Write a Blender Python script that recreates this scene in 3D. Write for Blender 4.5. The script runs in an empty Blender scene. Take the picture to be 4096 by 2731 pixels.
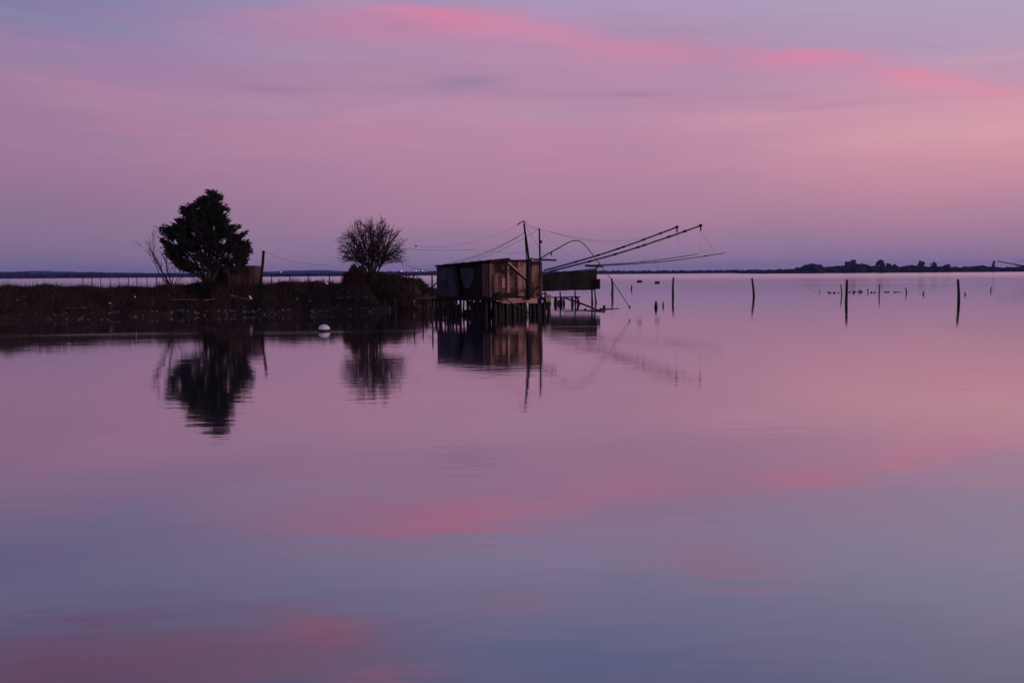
import bpy, math, random
import numpy as np
from mathutils import Vector, Matrix

SC = bpy.context.scene
COL = SC.collection
rnd = random.Random(7)

# ------------------------------------------------------------------ camera
FPX = 3982.0                      # focal length in photograph pixels (35 mm on 36 mm)
CAM_H = 2.5
PITCH = math.radians(3.9)         # looking slightly down
ROLL = math.radians(0.43)
cam_data = bpy.data.cameras.new('camera')
cam_data.sensor_width = 36.0
cam_data.lens = FPX / 4096.0 * 36.0
cam_data.clip_start = 0.1
cam_data.clip_end = 30000.0
cam = bpy.data.objects.new('camera', cam_data)
COL.objects.link(cam)
CAM_M = Matrix.Translation((0, 0, CAM_H)) @ Matrix.Rotation(math.pi/2 - PITCH, 4, 'X') @ Matrix.Rotation(-ROLL, 4, 'Z')
cam.matrix_world = CAM_M
SC.camera = cam

CAM_R = CAM_M.to_3x3()
def ray(px, py):
    d = CAM_R @ Vector((px - 2048.0, -(py - 1365.5), -FPX))
    return d / d.y
def P(px, py, D):                 # the point that many metres out along a sight line
    return Vector((0, 0, CAM_H)) + ray(px, py) * D
def G(px, py, z=0.0):             # where a sight line meets the level z
    d = ray(px, py)
    return Vector((0, 0, CAM_H)) + d * ((z - CAM_H) / d.z)
def azel(px, py):
    d = ray(px, py).normalized()
    return math.atan2(d.x, d.y), math.asin(d.z)

# ------------------------------------------------------------------ sky
SKY_DESAT, SKY_LIFT = 0.12, 3.0
def srgb(r, g, b):
    m_ = (r + g + b)/3; r, g, b = (c + (m_ - c)*SKY_DESAT + SKY_LIFT for c in (r, g, b))
    f = lambda c: (c/255/12.92) if c/255 <= 0.04045 else ((c/255+0.055)/1.055)**2.4
    return (f(r), f(g), f(b), 1.0)

SUN_DIR = Vector((0.86, -0.46, 0.15)).normalized()     # towards the afterglow, right of and behind the camera
world = bpy.data.worlds.new('World')
SC.world = world
world.use_nodes = True
WN, WL = world.node_tree.nodes, world.node_tree.links
WN.clear()
def N(tree_nodes, typ, **kw):
    n = tree_nodes.new(typ)
    for k, v in kw.items():
        setattr(n, k, v)
    return n
def W(typ, **kw): return N(WN, typ, **kw)
def setin(links, sock, v):
    if isinstance(v, bpy.types.NodeSocket): links.new(v, sock)
    else: sock.default_value = v
def wm(op, a, b=0.0, c=None):
    n = W('ShaderNodeMath', operation=op)
    setin(WL, n.inputs[0], a); setin(WL, n.inputs[1], b)
    if c is not None: setin(WL, n.inputs[2], c)
    return n.outputs[0]
def wmix(fac, a, b):
    n = W('ShaderNodeMix', data_type='RGBA')
    setin(WL, n.inputs[0], fac); setin(WL, n.inputs[6], a); setin(WL, n.inputs[7], b)
    return n.outputs[2]
tc = W('ShaderNodeTexCoord')
sep = W('ShaderNodeSeparateXYZ'); WL.new(tc.outputs['Generated'], sep.inputs[0])
AZ = wm('ARCTAN2', sep.outputs[0], sep.outputs[1])
EL = wm('ARCSINE', sep.outputs[2])
# wispy warping of the cloud field: long in azimuth, thin in elevation
cmb = W('ShaderNodeCombineXYZ')
WL.new(wm('MULTIPLY', AZ, 5.0), cmb.inputs[0]); WL.new(wm('MULTIPLY', EL, 26.0), cmb.inputs[1])
nz = W('ShaderNodeTexNoise'); nz.inputs['Scale'].default_value = 1.0
nz.inputs['Detail'].default_value = 4.0; nz.inputs['Roughness'].default_value = 0.5
WL.new(cmb.outputs[0], nz.inputs['Vector'])
nsep = W('ShaderNodeSeparateColor'); WL.new(nz.outputs['Color'], nsep.inputs[0])
NA = wm('SUBTRACT', nsep.outputs[0], 0.5)
NE = wm('SUBTRACT', nsep.outputs[1], 0.5)
NW = wm('SUBTRACT', nsep.outputs[2], 0.5)
AZW = wm('MULTIPLY_ADD', NA, 0.16, AZ)
ELW = wm('MULTIPLY_ADD', NE, 0.024, EL)

def ramp(stops):
    """colour by elevation; stops are (pixels above the horizon, sRGB)"""
    n = W('ShaderNodeValToRGB'); cr = n.color_ramp; cr.interpolation = 'B_SPLINE'
    WL.new(wm('DIVIDE', ELW, 1.5708), n.inputs[0])
    while len(cr.elements) < len(stops): cr.elements.new(0.5)
    for e, (v, c) in zip(cr.elements, stops):
        e.position = v / 6255.0; e.color = srgb(*c)
    return n.outputs[0]
SKY_LEFT = [(-400, (98, 88, 124)), (0, (110, 98, 136)), (130, (124, 102, 140)), (260, (134, 100, 142)), (420, (150, 106, 148)), (600, (158, 110, 150)), (760, (150, 118, 160)),
            (880, (124, 114, 160)), (1000, (114, 112, 160)), (1110, (134, 128, 172)), (1350, (100, 96, 144)), (1700, (98, 78, 116)), (2600, (88, 84, 130)), (6255, (60, 62, 104))]
SKY_MID = [(-400, (110, 96, 134)), (0, (126, 108, 148)), (90, (140, 112, 150)), (200, (168, 117, 150)), (380, (178, 122, 156)), (560, (186, 128, 160)), (740, (178, 128, 164)),
           (880, (178, 132, 170)), (1000, (168, 142, 182)), (1120, (162, 152, 192)), (1350, (144, 144, 188)), (1700, (126, 134, 190)), (2600, (96, 100, 148)), (6255, (60, 62, 104))]
SKY_RIGHT = [(-400, (120, 100, 138)), (0, (134, 112, 150)), (90, (148, 114, 150)), (200, (172, 122, 150)), (340, (202, 136, 154)), (480, (220, 150, 163)), (600, (214, 149, 167)), (740, (188, 148, 177)),
             (860, (170, 152, 187)), (1000, (174, 162, 194)), (1120, (170, 162, 196)), (1350, (156, 152, 188)), (1700, (142, 142, 184)), (2600, (98, 102, 150)), (6255, (60, 62, 104))]
def smooth(v, lo, hi):
    n = W('ShaderNodeMapRange', interpolation_type='SMOOTHSTEP')
    setin(WL, n.inputs[0], v); n.inputs[1].default_value = lo; n.inputs[2].default_value = hi
    return n.outputs[0]
sky = wmix(smooth(AZ, -0.56, 0.05), ramp(SKY_LEFT), ramp(SKY_MID))
sky = wmix(smooth(AZ, 0.04, 0.56), sky, ramp(SKY_RIGHT))

def blob(sky, px, py, w, h, tilt, col, amt, mirror=False, crisp=1.0):
    """one soft cloud streak: centre, half sizes in pixels and tilt in the plane of azimuth and elevation"""
    a0, e0 = azel(px, py)
    e0 = abs(e0) if mirror else e0
    da = wm('SUBTRACT', AZW, a0); de = wm('SUBTRACT', ELW, e0)
    de = wm('MULTIPLY_ADD', da, -tilt, de)
    qa = wm('DIVIDE', da, w / FPX); qe = wm('DIVIDE', de, h / FPX)
    if crisp > 1: qe = wm('MULTIPLY', qe, wm('MULTIPLY_ADD', wm('GREATER_THAN', qe, 0.0), crisp - 1, 1.0))
    r2 = wm('MULTIPLY_ADD', qa, qa, wm('MULTIPLY', qe, qe))
    g = wm('EXPONENT', wm('MULTIPLY', r2, -1.0))
    g = wm('MULTIPLY', g, amt)
    return wmix(g, sky, srgb(*col))
PINK = (206, 116, 156)
CLOUDS = [
    # px, py, half width, half height, tilt, colour, amount, seen only mirrored in the water, crispness of the upper edge
    (1250, 85, 480, 75, 0.08, (178, 126, 166), 0.7, False, 1.5),
    (1620, 75, 420, 90, 0.05, (196, 122, 160), 0.75, False, 2.2),
    (1860, 62, 260, 60, -0.10, (218, 120, 158), 0.95, False, 2.6),
    (2120, 110, 220, 60, -0.22, (206, 128, 164), 0.7, False, 2.2),
    (2330, 165, 340, 55, -0.10, (198, 128, 166), 0.7, False, 2.2),
    (2700, 215, 330, 48, -0.06, (204, 126, 162), 0.75, False, 2.0),
    (3230, 236, 180, 40, -0.02, (222, 124, 160), 0.9, False, 1.8),
    (3440, 280, 300, 34, -0.10, (196, 134, 168), 0.6, False, 1.6),
    (3700, 295, 170, 44, -0.16, (222, 130, 162), 0.9, False, 2.2),
    (3870, 350, 190, 44, -0.22, (222, 136, 164), 0.75, False, 1.8),
    (3990, 228, 260, 16, -0.05, (196, 150, 178), 0.7, False, 1.0),
    (900, 130, 420, 40, 0.05, (164, 126, 168), 0.5, False, 1.0),
    (200, 85, 420, 30, -0.05, (124, 122, 164), 0.75, False, 1.3),
    (560, 118, 420, 22, -0.05, (134, 126, 168), 0.55, False, 1.0),
    (100, 220, 360, 22, 0.0, (132, 118, 160), 0.5, False, 1.0),
    (600, 265, 420, 40, 0.0, (160, 118, 160), 0.5, False, 1.0),
    (1250, 215, 420, 36, 0.0, (168, 136, 174), 0.55, False, 1.0),
    (1880, 338, 150, 26, -0.04, (136, 116, 156), 0.7, False, 1.0),
    (1750, 365, 420, 26, -0.04, (158, 124, 162), 0.6, False, 1.0),
    (980, 342, 170, 16, -0.05, (146, 114, 152), 0.7, False, 1.0),
    (820, 318, 200, 22, 0.0, (164, 118, 158), 0.45, False, 1.0),
    (2500, 368, 220, 16, -0.01, (158, 120, 158), 0.65, False, 1.0),
    (2950, 385, 320, 18, -0.02, (176, 128, 164), 0.5, False, 1.0),
    (3350, 408, 220, 15, -0.02, (188, 126, 160), 0.6, False, 1.0),
    (650, 455, 340, 60, -0.16, (176, 118, 152), 0.55, False, 1.6),
    (1560, 440, 200, 40, 0.12, (190, 136, 168), 0.5, False, 1.6),
    (1300, 540, 520, 60, 0.10, (186, 126, 156), 0.45, False, 1.2),
    (420, 410, 200, 30, 0.0, (164, 128, 160), 0.4, False, 1.0),
    (1050, 420, 260, 34, 0.0, (166, 136, 168), 0.5, False, 1.0),
    (2100, 470, 420, 40, 0.0, (182, 142, 172), 0.5, False, 1.0),
    (3050, 470, 480, 46, 0.02, (208, 146, 168), 0.55, False, 1.6),
    (3800, 520, 420, 60, 0.03, (216, 154, 166), 0.55, False, 1.4),
    # above the picture, seen only in the water
    (2850, 2250, 260, 70, 0.05, (196, 130, 166), 0.55, True, 1.0),
    (2300, 2230, 200, 60, 0.0, (170, 150, 196), 0.5, True, 1.0),
    (1290, 2520, 260, 60, 0.15, (200, 112, 146), 0.75, True, 1.0),
    (1100, 2600, 520, 80, 0.05, (170, 100, 138), 0.6, True, 1.0),
    (250, 2640, 600, 110, 0.02, (150, 92, 132), 0.75, True, 1.0),
    (1950, 2400, 420, 50, -0.14, (170, 134, 172), 0.5, True, 1.0),
    (1500, 2725, 260, 40, 0.0, (204, 118, 152), 0.7, True, 1.0),
    (300, 2380, 600, 60, 0.0, (126, 122, 168), 0.5, True, 1.0),
    (2500, 2640, 560, 80, 0.0, (118, 134, 186), 0.6, True, 1.0),
]
for c in CLOUDS:
    sky = blob(sky, *c)
cmb2 = W('ShaderNodeCombineXYZ')
WL.new(wm('MULTIPLY', AZW, 7.0), cmb2.inputs[0]); WL.new(wm('MULTIPLY', wm('MULTIPLY_ADD', AZ, 0.05, ELW), 75.0), cmb2.inputs[1])
nz2 = W('ShaderNodeTexNoise'); nz2.inputs['Scale'].default_value = 1.0; nz2.inputs['Detail'].default_value = 3.0
WL.new(cmb2.outputs[0], nz2.inputs['Vector'])
fine = wm('MULTIPLY', wm('SUBTRACT', nz2.outputs['Fac'], 0.5), wm('MULTIPLY', smooth(EL, 0.05, 0.14), 0.55))
sky = wmix(wm('MAXIMUM', fine, 0.0), sky, srgb(210, 134, 166))
sky = wmix(wm('MAXIMUM', wm('MULTIPLY', fine, -1.0), 0.0), sky, srgb(130, 122, 162))
# fine streaks over the whole dome so that it goes on the same way outside the picture
streak = wm('MULTIPLY', NW, 0.26)
sky = wmix(wm('MAXIMUM', streak, 0.0), sky, srgb(204, 124, 160))
sky = wmix(wm('MAXIMUM', wm('MULTIPLY', streak, -1.0), 0.0), sky, srgb(120, 112, 154))
nishita = W('ShaderNodeTexSky', sky_type='NISHITA')
nishita.sun_disc = False
nishita.sun_elevation = math.asin(SUN_DIR.z)
nishita.sun_rotation = math.atan2(SUN_DIR.x, SUN_DIR.y)
bg1 = W('ShaderNodeBackground'); WL.new(sky, bg1.inputs[0]); bg1.inputs[1].default_value = 1.0
bg2 = W('ShaderNodeBackground'); WL.new(nishita.outputs[0], bg2.inputs[0]); bg2.inputs[1].default_value = 0.004
adds = W('ShaderNodeAddShader'); WL.new(bg1.outputs[0], adds.inputs[0]); WL.new(bg2.outputs[0], adds.inputs[1])
wout = W('ShaderNodeOutputWorld'); WL.new(adds.outputs[0], wout.inputs['Surface'])

sun_data = bpy.data.lights.new('sun', 'SUN')
sun_data.energy = 1.0
sun_data.angle = math.radians(14)
sun_data.color = (1.0, 0.60, 0.50)
sun = bpy.data.objects.new('sun', sun_data)
sun.rotation_euler = (-SUN_DIR).to_track_quat('-Z', 'Y').to_euler()
COL.objects.link(sun)

SC.view_settings.view_transform = 'Standard'
SC.view_settings.look = 'None'
SC.view_settings.exposure = 0.0
SC.view_settings.gamma = 1.0
SC.view_settings.use_curve_mapping = False
SC.cycles.volume_bounces = 1
SC.cycles.max_bounces = 6

# ------------------------------------------------------------------ materials
def mat(name, c1, c2, scale=6.0, rough=0.85, bump=0.0, stretch=(1, 1, 1), spec=0.25):
    m = bpy.data.materials.new(name); m.use_nodes = True
    nt = m.node_tree; ns, ls = nt.nodes, nt.links
    b = ns['Principled BSDF']
    t = ns.new('ShaderNodeTexCoord'); mp = ns.new('ShaderNodeMapping'); mp.inputs['Scale'].default_value = stretch
    ls.new(t.outputs['Object'], mp.inputs[0])
    n = ns.new('ShaderNodeTexNoise'); n.inputs['Scale'].default_value = scale; n.inputs['Detail'].default_value = 5
    ls.new(mp.outputs[0], n.inputs['Vector'])
    oi = ns.new('ShaderNodeObjectInfo')
    ad = ns.new('ShaderNodeMath'); ad.operation = 'MULTIPLY_ADD'
    ls.new(oi.outputs['Random'], ad.inputs[0]); ad.inputs[1].default_value = 0.35; ls.new(n.outputs['Fac'], ad.inputs[2])
    r = ns.new('ShaderNodeValToRGB')
    r.color_ramp.elements[0].position = 0.38; r.color_ramp.elements[1].position = 0.92
    r.color_ramp.elements[0].color = (*c1, 1); r.color_ramp.elements[1].color = (*c2, 1)
    ls.new(ad.outputs[0], r.inputs[0]); ls.new(r.outputs[0], b.inputs['Base Color'])
    b.inputs['Roughness'].default_value = rough
    b.inputs['Specular IOR Level'].default_value = spec
    if bump:
        bp = ns.new('ShaderNodeBump'); bp.inputs['Strength'].default_value = bump; bp.inputs['Distance'].default_value = 0.02
        ls.new(n.outputs['Fac'], bp.inputs['Height']); ls.new(bp.outputs[0], b.inputs['Normal'])
    return m
M = {}
M['tar'] = mat('tarred timber', (0.005, 0.004, 0.004), (0.018, 0.013, 0.012), 9, 0.9, 0.3, (1, 1, .2))
M['wet'] = mat('wet dark piling', (0.003, 0.0025, 0.0025), (0.010, 0.008, 0.007), 9, 0.6, 0.3, (1, 1, .2))
M['blue_panel'] = mat('weathered blue grey panel', (0.022, 0.024, 0.034), (0.060, 0.064, 0.088), 2.0, 0.9, 0.2)
M['wood'] = mat('bare weathered timber', (0.022, 0.013, 0.012), (0.36, 0.205, 0.185), 2.6, 0.9, 0.4, (1, 1, .25))
M['wood_dark'] = mat('brown timber', (0.006, 0.004, 0.004), (0.15, 0.085, 0.078), 2.8, 0.9, 0.4, (1, 1, .25))
M['hut_dark'] = mat('dark old boards', (0.006, 0.005, 0.0045), (0.034, 0.028, 0.024), 2.5, 0.9, 0.4, (1, 1, .25))
M['deckwood'] = mat('pale sunbleached timber', (0.12, 0.075, 0.065), (0.44, 0.28, 0.245), 5, 0.9, 0.3, (.4, .4, 1))
M['metal'] = mat('galvanised pole', (0.09, 0.075, 0.085), (0.16, 0.14, 0.15), 8, 0.6, 0.0, spec=0.3)
M['rope'] = mat('old rope', (0.04, 0.033, 0.035), (0.08, 0.065, 0.065), 8, 0.95)
M['bark'] = mat('bark', (0.022, 0.016, 0.014), (0.06, 0.042, 0.036), 12, 0.95, 0.3)
M['twig'] = mat('twig bark', (0.012, 0.008, 0.008), (0.028, 0.018, 0.018), 6, 0.95)
M['leaf'] = mat('dark evergreen foliage', (0.006, 0.008, 0.006), (0.018, 0.022, 0.014), 2.5, 0.85)
M['bramble'] = mat('bramble thicket', (0.025, 0.016, 0.014), (0.07, 0.045, 0.038), 2.5, 0.95)
M['grass'] = mat('dry winter grass', (0.010, 0.0075, 0.006), (0.050, 0.033, 0.027), 0.8, 0.95)
M['soil'] = mat('dark bank soil', (0.008, 0.006, 0.006), (0.034, 0.022, 0.019), 1.2, 0.95, 0.6)
M['stone'] = mat('shore stone', (0.045, 0.04, 0.037), (0.17, 0.145, 0.13), 5, 0.85, 0.3)
M['pale_stone'] = mat('pale shore stone', (0.06, 0.05, 0.048), (0.20, 0.165, 0.15), 5, 0.85, 0.3)
M['drift'] = mat('driftwood', (0.09, 0.065, 0.055), (0.22, 0.155, 0.13), 8, 0.9, 0.3)
M['white'] = mat('white plastic', (0.60, 0.60, 0.66), (0.80, 0.80, 0.84), 3, 0.5)
M['black'] = mat('black rubber', (0.010, 0.010, 0.012), (0.02, 0.02, 0.022), 3, 0.6)
M['shed'] = mat('rusty red sheet', (0.03, 0.018, 0.018), (0.15, 0.088, 0.085), 4, 0.8, 0.2, (1, 1, .3))
M['far'] = mat('far wood', (0.010, 0.013, 0.016), (0.024, 0.028, 0.030), 0.05, 1.0)
M['far_wall'] = mat('far masonry', (0.022, 0.02, 0.022), (0.04, 0.036, 0.038), 0.3, 1.0)
M['far_pane'] = mat('far window', (0.02, 0.02, 0.025), (0.03, 0.03, 0.035), 0.3, 0.3)

# ------------------------------------------------------------------ mesh helpers
class MB:
    def __init__(s): s.v = []; s.f = []
    def add(s, vs, fs):
        o = len(s.v); s.v += [tuple(p) for p in vs]; s.f += [tuple(i + o for i in f) for f in fs]
        return s
    def frame(s, o, ax, ay, az, f=((0, 3, 2, 1), (4, 5, 6, 7), (0, 1, 5, 4), (1, 2, 6, 5), (2, 3, 7, 6), (3, 0, 4, 7))):
        o, ax, ay, az = map(Vector, (o, ax, ay, az))
        return s.add([o, o + ax, o + ax + ay, o + ay, o + az, o + ax + az, o + ax + ay + az, o + ay + az], f)
    def beam(s, a, b, w, h, up=(0, 0, 1)):
        a, b = Vector(a), Vector(b); d = (b - a).normalized()
        u = Vector(up)
        if abs(d.dot(u)) > 0.98: u = Vector((0, 1, 0))
        x = d.cross(u).normalized(); y = x.cross(d).normalized()
        return s.frame(a - x*w/2 - y*h/2, x*w, b - a, y*h)
    def tube(s, pts, rad, n=6, caps=True):
        pts = [Vector(p) for p in pts]; k = len(pts)
        if not hasattr(rad, '__len__'): rad = [rad]*k
        o = len(s.v); x = None
        for i, p in enumerate(pts):
            d = (pts[min(i+1, k-1)] - pts[max(i-1, 0)])
            d = d.normalized() if d.length > 1e-9 else Vector((0, 0, 1))
            if x is None:
                r = Vector((1, 0, 0)) if abs(d.x) < 0.8 else Vector((0, 1, 0))
                x = r
            x = (x - d*x.dot(d)).normalized(); y = d.cross(x)
            for j in range(n):
                t = 2*math.pi*j/n
                s.v.append(tuple(p + (x*math.cos(t) + y*math.sin(t))*rad[i]))
        for i in range(k-1):
            for j in range(n):
                s.f.append((o+i*n+j, o+i*n+(j+1) % n, o+(i+1)*n+(j+1) % n, o+(i+1)*n+j))
        if caps:
            s.f.append(tuple(o+j for j in reversed(range(n)))); s.f.append(tuple(o+(k-1)*n+j for j in range(n)))
        return s
    def lathe(s, c, prof, n=20, flat=1.0):
        o = len(s.v); c = Vector(c)
        for r, z in prof:
            for j in range(n):
                t = 2*math.pi*j/n
                s.v.append((c.x + r*math.cos(t), c.y + r*math.sin(t)*flat, c.z + z))
        k = len(prof)
        for i in range(k-1):
            for j in range(n):
                s.f.append((o+i*n+j, o+i*n+(j+1) % n, o+(i+1)*n+(j+1) % n, o+(i+1)*n+j))
        s.f.append(tuple(o+j for j in reversed(range(n)))); s.f.append(tuple(o+(k-1)*n+j for j in range(n)))
        return s
    def lump(s, c, r, seed, jag=0.3, sub=((1, 0),), n=7, m=4):
        """an uneven rock or clump: a jittered lat-long ball"""
        q = random.Random(seed); c = Vector(c); r = Vector(r)
        o = len(s.v); s.v.append(tuple(c - Vector((0, 0, r.z))))
        for i in range(1, m):
            p = -math.pi/2 + math.pi*i/m
            for j in range(n):
                t = 2*math.pi*(j + .5*(i % 2))/n; k = 1 + q.uniform(-jag, jag)
                s.v.append((c.x + r.x*math.cos(p)*math.cos(t)*k, c.y + r.y*math.cos(p)*math.sin(t)*k, c.z + r.z*math.sin(p)*k))
        s.v.append(tuple(c + Vector((0, 0, r.z*(1 + q.uniform(-jag, jag))))))
        e = len(s.v) - 1
        for j in range(n):
            s.f.append((o, o+1+(j+1) % n, o+1+j)); s.f.append((e, e-n+j, e-n+(j+1) % n))
        for i in range(m-2):
            for j in range(n):
                a = o+1+i*n+j; b = o+1+i*n+(j+1) % n
                s.f.append((a, b, b+n, a+n))
        return s
    def build(s, name, m, parent=None, smooth=False, base=None):
        me = bpy.data.meshes.new(name)
        vs = s.v
        if base is not None and parent is None:
            b = Vector(base); vs = [tuple(Vector(v) - b) for v in vs]
        elif parent is not None:
            b = parent['_w'] if '_w' in parent else None
            w = world_of(parent)
            vs = [(v[0]-w.x, v[1]-w.y, v[2]-w.z) for v in vs]
        me.from_pydata(vs, [], s.f)
        me.materials.append(M[m] if isinstance(m, str) else m)
        if smooth: me.polygons.foreach_set('use_smooth', [True]*len(me.polygons))
        me.update()
        o = bpy.data.objects.new(name, me); COL.objects.link(o)
        if base is not None and parent is None: o.location = base
        if parent is not None: o.parent = parent
        return o
def world_of(o):
    p = Vector((0, 0, 0))
    while o is not None:
        p += o.location; o = o.parent
    return p
def tag(o, label=None, cat=None, group=None, kind=None):
    if label: o['label'] = label
    if cat: o['category'] = cat
    if group: o['group'] = group
    if kind: o['kind'] = kind
    return o
def thing(name, loc, label, cat, group=None):
    o = bpy.data.objects.new(name, None); COL.objects.link(o)
    o.location = loc; o.empty_display_size = 0.2
    return tag(o, label, cat, group)
def sag(a, b, s, n=14):
    a, b = Vector(a), Vector(b)
    return [a.lerp(b, i/n) - Vector((0, 0, s*4*(i/n)*(1-i/n))) for i in range(n+1)]

# ------------------------------------------------------------------ water
def water_material():
    m = bpy.data.materials.new('lagoon water'); m.use_nodes = True
    ns, ls = m.node_tree.nodes, m.node_tree.links; ns.clear()
    def n(t, **k): return N(ns, t, **k)
    def mm(op, a, b=0.0, c=None):
        q = n('ShaderNodeMath', operation=op); setin(ls, q.inputs[0], a); setin(ls, q.inputs[1], b)
        if c is not None: setin(ls, q.inputs[2], c)
        return q.outputs[0]
    geo = n('ShaderNodeNewGeometry'); sp = n('ShaderNodeSeparateXYZ'); ls.new(geo.outputs['Position'], sp.inputs[0])
    X, Y = sp.outputs[0], sp.outputs[1]
    def noise(sx, sy, det=2.0, w=0.0):
        c = n('ShaderNodeCombineXYZ'); ls.new(mm('MULTIPLY', X, sx), c.inputs[0]); ls.new(mm('MULTIPLY', Y, sy), c.inputs[1]); c.inputs[2].default_value = w
        t = n('ShaderNodeTexNoise'); t.inputs['Scale'].default_value = 1.0; t.inputs['Detail'].default_value = det
        ls.new(c.outputs[0], t.inputs['Vector']); return t.outputs['Fac']
    # ripples
    h = mm('ADD', mm('MULTIPLY', noise(1.1, 2.6, 2.0, 0.0), 0.0028), mm('MULTIPLY', noise(0.25, 0.6, 2.0, 7.0), 0.0042))
    bp = n('ShaderNodeBump'); bp.inputs['Strength'].default_value = 1.0; bp.inputs['Distance'].default_value = 1.0
    ls.new(h, bp.inputs['Height'])
    # wind-ruffled bands
    def smst(v, lo, hi):
        q = n('ShaderNodeMapRange', interpolation_type='SMOOTHSTEP'); setin(ls, q.inputs[0], v); q.inputs[1].default_value = lo; q.inputs[2].default_value = hi
        return q.outputs[0]
    def band(y0, slope, half, x0, x1, amt, wob=1.2, seed=0.0):
        q = mm('SUBTRACT', Y, mm('MULTIPLY_ADD', X, slope, y0))
        q = mm('MULTIPLY_ADD', mm('SUBTRACT', noise(0.12, 0.0, 2.0, seed), 0.5), wob, q)
        q = mm('DIVIDE', q, half)
        g = mm('EXPONENT', mm('MULTIPLY', mm('MULTIPLY', q, q), -1.0))
        g = mm('MULTIPLY', g, smst(X, x0 - 4, x0 + 4))
        g = mm('MULTIPLY', g, mm('SUBTRACT', 1.0, smst(X, x1 - 5, x1 + 5)))
        return mm('MULTIPLY', g, amt)
    b = mm('MULTIPLY', band(44.6, 0.085, 1.2, -40, -4.0, 0.065, 1.0, 1.0), smst(noise(0.20, 0.3, 3.0, 2.0), 0.25, 0.60))
    b = mm('ADD', b, band(46.6, 0.0, 0.5, 0.5, 8, 0.05, 0.6, 3.0))
    b = mm('ADD', b, band(51.5, 0.05, 0.35, -22, -9, 0.05, 0.6, 4.0))
    b = mm('ADD', b, band(57.5, -0.02, 0.6, 6, 60, 0.06, 2.0, 5.0))
    b = mm('ADD', b, band(95.0, 0.0, 1.6, 6, 90, 0.06, 4.0, 9.0))
    b = mm('ADD', b, band(215.0, 0.0, 26.0, -200, 300, 0.03, 20.0, 11.0))
    fl = smst(noise(0.02, 0.11, 3.0, 20.0), 0.56, 0.72)
    b = mm('ADD', b, mm('MULTIPLY', fl, 0.05))
    b = mm('ADD', b, mm('MULTIPLY', smst(Y, 90.0, 600.0), 0.11))
    rough = mm('MINIMUM', mm('ADD', b, 0.045), 0.35)
    gl = n('ShaderNodeBsdfGlossy'); ls.new(rough, gl.inputs['Roughness']); ls.new(bp.outputs[0], gl.inputs['Normal'])
    gl.inputs['Color'].default_value = (0.97, 0.95, 0.97, 1)
    df = n('ShaderNodeBsdfDiffuse'); df.inputs['Color'].default_value = (0.020, 0.022, 0.035, 1)
    lw = n('ShaderNodeLayerWeight'); lw.inputs[0].default_value = 0.5
    fac = mm('MULTIPLY_ADD', mm('POWER', lw.outputs['Facing'], 3.2), 0.72, 0.27)
    mx = n('ShaderNodeMixShader'); ls.new(fac, mx.inputs[0]); ls.new(df.outputs[0], mx.inputs[1]); ls.new(gl.outputs[0], mx.inputs[2])
    out = n('ShaderNodeOutputMaterial'); ls.new(mx.outputs[0], out.inputs['Surface'])
    return m
R_W = 5600.0
wv = [(R_W*math.cos(2*math.pi*i/96), R_W*math.sin(2*math.pi*i/96), 0.0) for i in range(96)]
water = MB().add(wv, [tuple(range(96))]).build('water', water_material())
tag(water, 'calm lagoon water mirroring the pink dusk sky', kind='structure')

# ------------------------------------------------------------------ grassy bank
FRONT = [(-500, 1303), (0, 1284), (350, 1272), (700, 1263), (1000, 1259), (1250, 1255), (1430, 1249), (1600, 1240), (1700, 1232), (1775, 1222)]
fx, fy = zip(*[(G(a, b).x, G(a, b).y) for a, b in FRONT])
SKYL = [(-500, 1150, 62), (0, 1155, 62), (150, 1140, 63), (300, 1148, 64), (500, 1152, 64), (620, 1146, 65), (720, 1136, 65), (830, 1134, 66), (950, 1140, 66), (1050, 1139, 67),
        (1120, 1131, 67), (1220, 1129, 67), (1330, 1136, 68), (1390, 1124, 68), (1440, 1112, 69), (1540, 1110, 69), (1630, 1116, 70), (1680, 1158, 72), (1745, 1166, 74), (1800, 1195, 75)]
sx_, sz_ = zip(*[(P(a, b, d).x, P(a, b, d).z) for a, b, d in SKYL])
def front_y(x):
    return float(np.interp(x, fx, fy)) + 0.22*math.sin(x*1.7) + 0.12*math.sin(x*4.1 + 1)
def top_z(x):
    return float(np.interp(x, sx_, sz_))
BW = 11.0
def bank_z(x, y):
    if x > -4.6: return -1.0
    t = y - front_y(x)
    top = max(top_z(x) - 0.24, 0.12)
    if x > -5.6: top *= max(0.0, (-4.6 - x))
    if t <= 0: return max(-0.5, t*0.5)
    lip = 0.22*min(1, t/0.35)
    up = min(1.0, t/3.2); up = up*up*(3 - 2*up)
    dn = min(1.0, max(0.0, (BW - t)/3.0)); dn = dn*dn*(3-2*dn)
    z = (lip + (top - lip)*up)*dn - 0.25*(1-dn)
    z += 0.06*math.sin(x*2.3 + y*1.1)*up + 0.04*math.sin(x*5.1 - y*3.3)*up
    return z
def on_bank(px, py):
    d = ray(px, py); o = Vector((0, 0, CAM_H)); t = 45.0
    while t < 95:
        p = o + d*t
        if bank_z(p.x, p.y) >= p.z: return p
        t += 0.05
    return o + d*66
xs = np.arange(-46.0, -4.5, 0.25); ts = [-0.8, -0.3, 0, .15, .35, .6, 1, 1.5, 2, 2.6, 3.2, 4, 4.8, 5.6, 6.5, 7.5, 8.3, 9, 9.8, 10.4, 11, 12]
mb = MB(); nt = len(ts)
for i, x in enumerate(xs):
    f = front_y(x)
    for t in ts:
        q = 0.05*math.sin(x*7.3 + t*5.7) + 0.03*math.sin(x*13.1 - t*9)
        mb.v.append((x, f + t, bank_z(x, f + t) + (q if 0.1 < t < 11 else 0)))
for i in range(len(xs)-1):
    for j in range(nt-1):
        mb.f.append((i*nt+j, (i+1)*nt+j, (i+1)*nt+j+1, i*nt+j+1))
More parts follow.
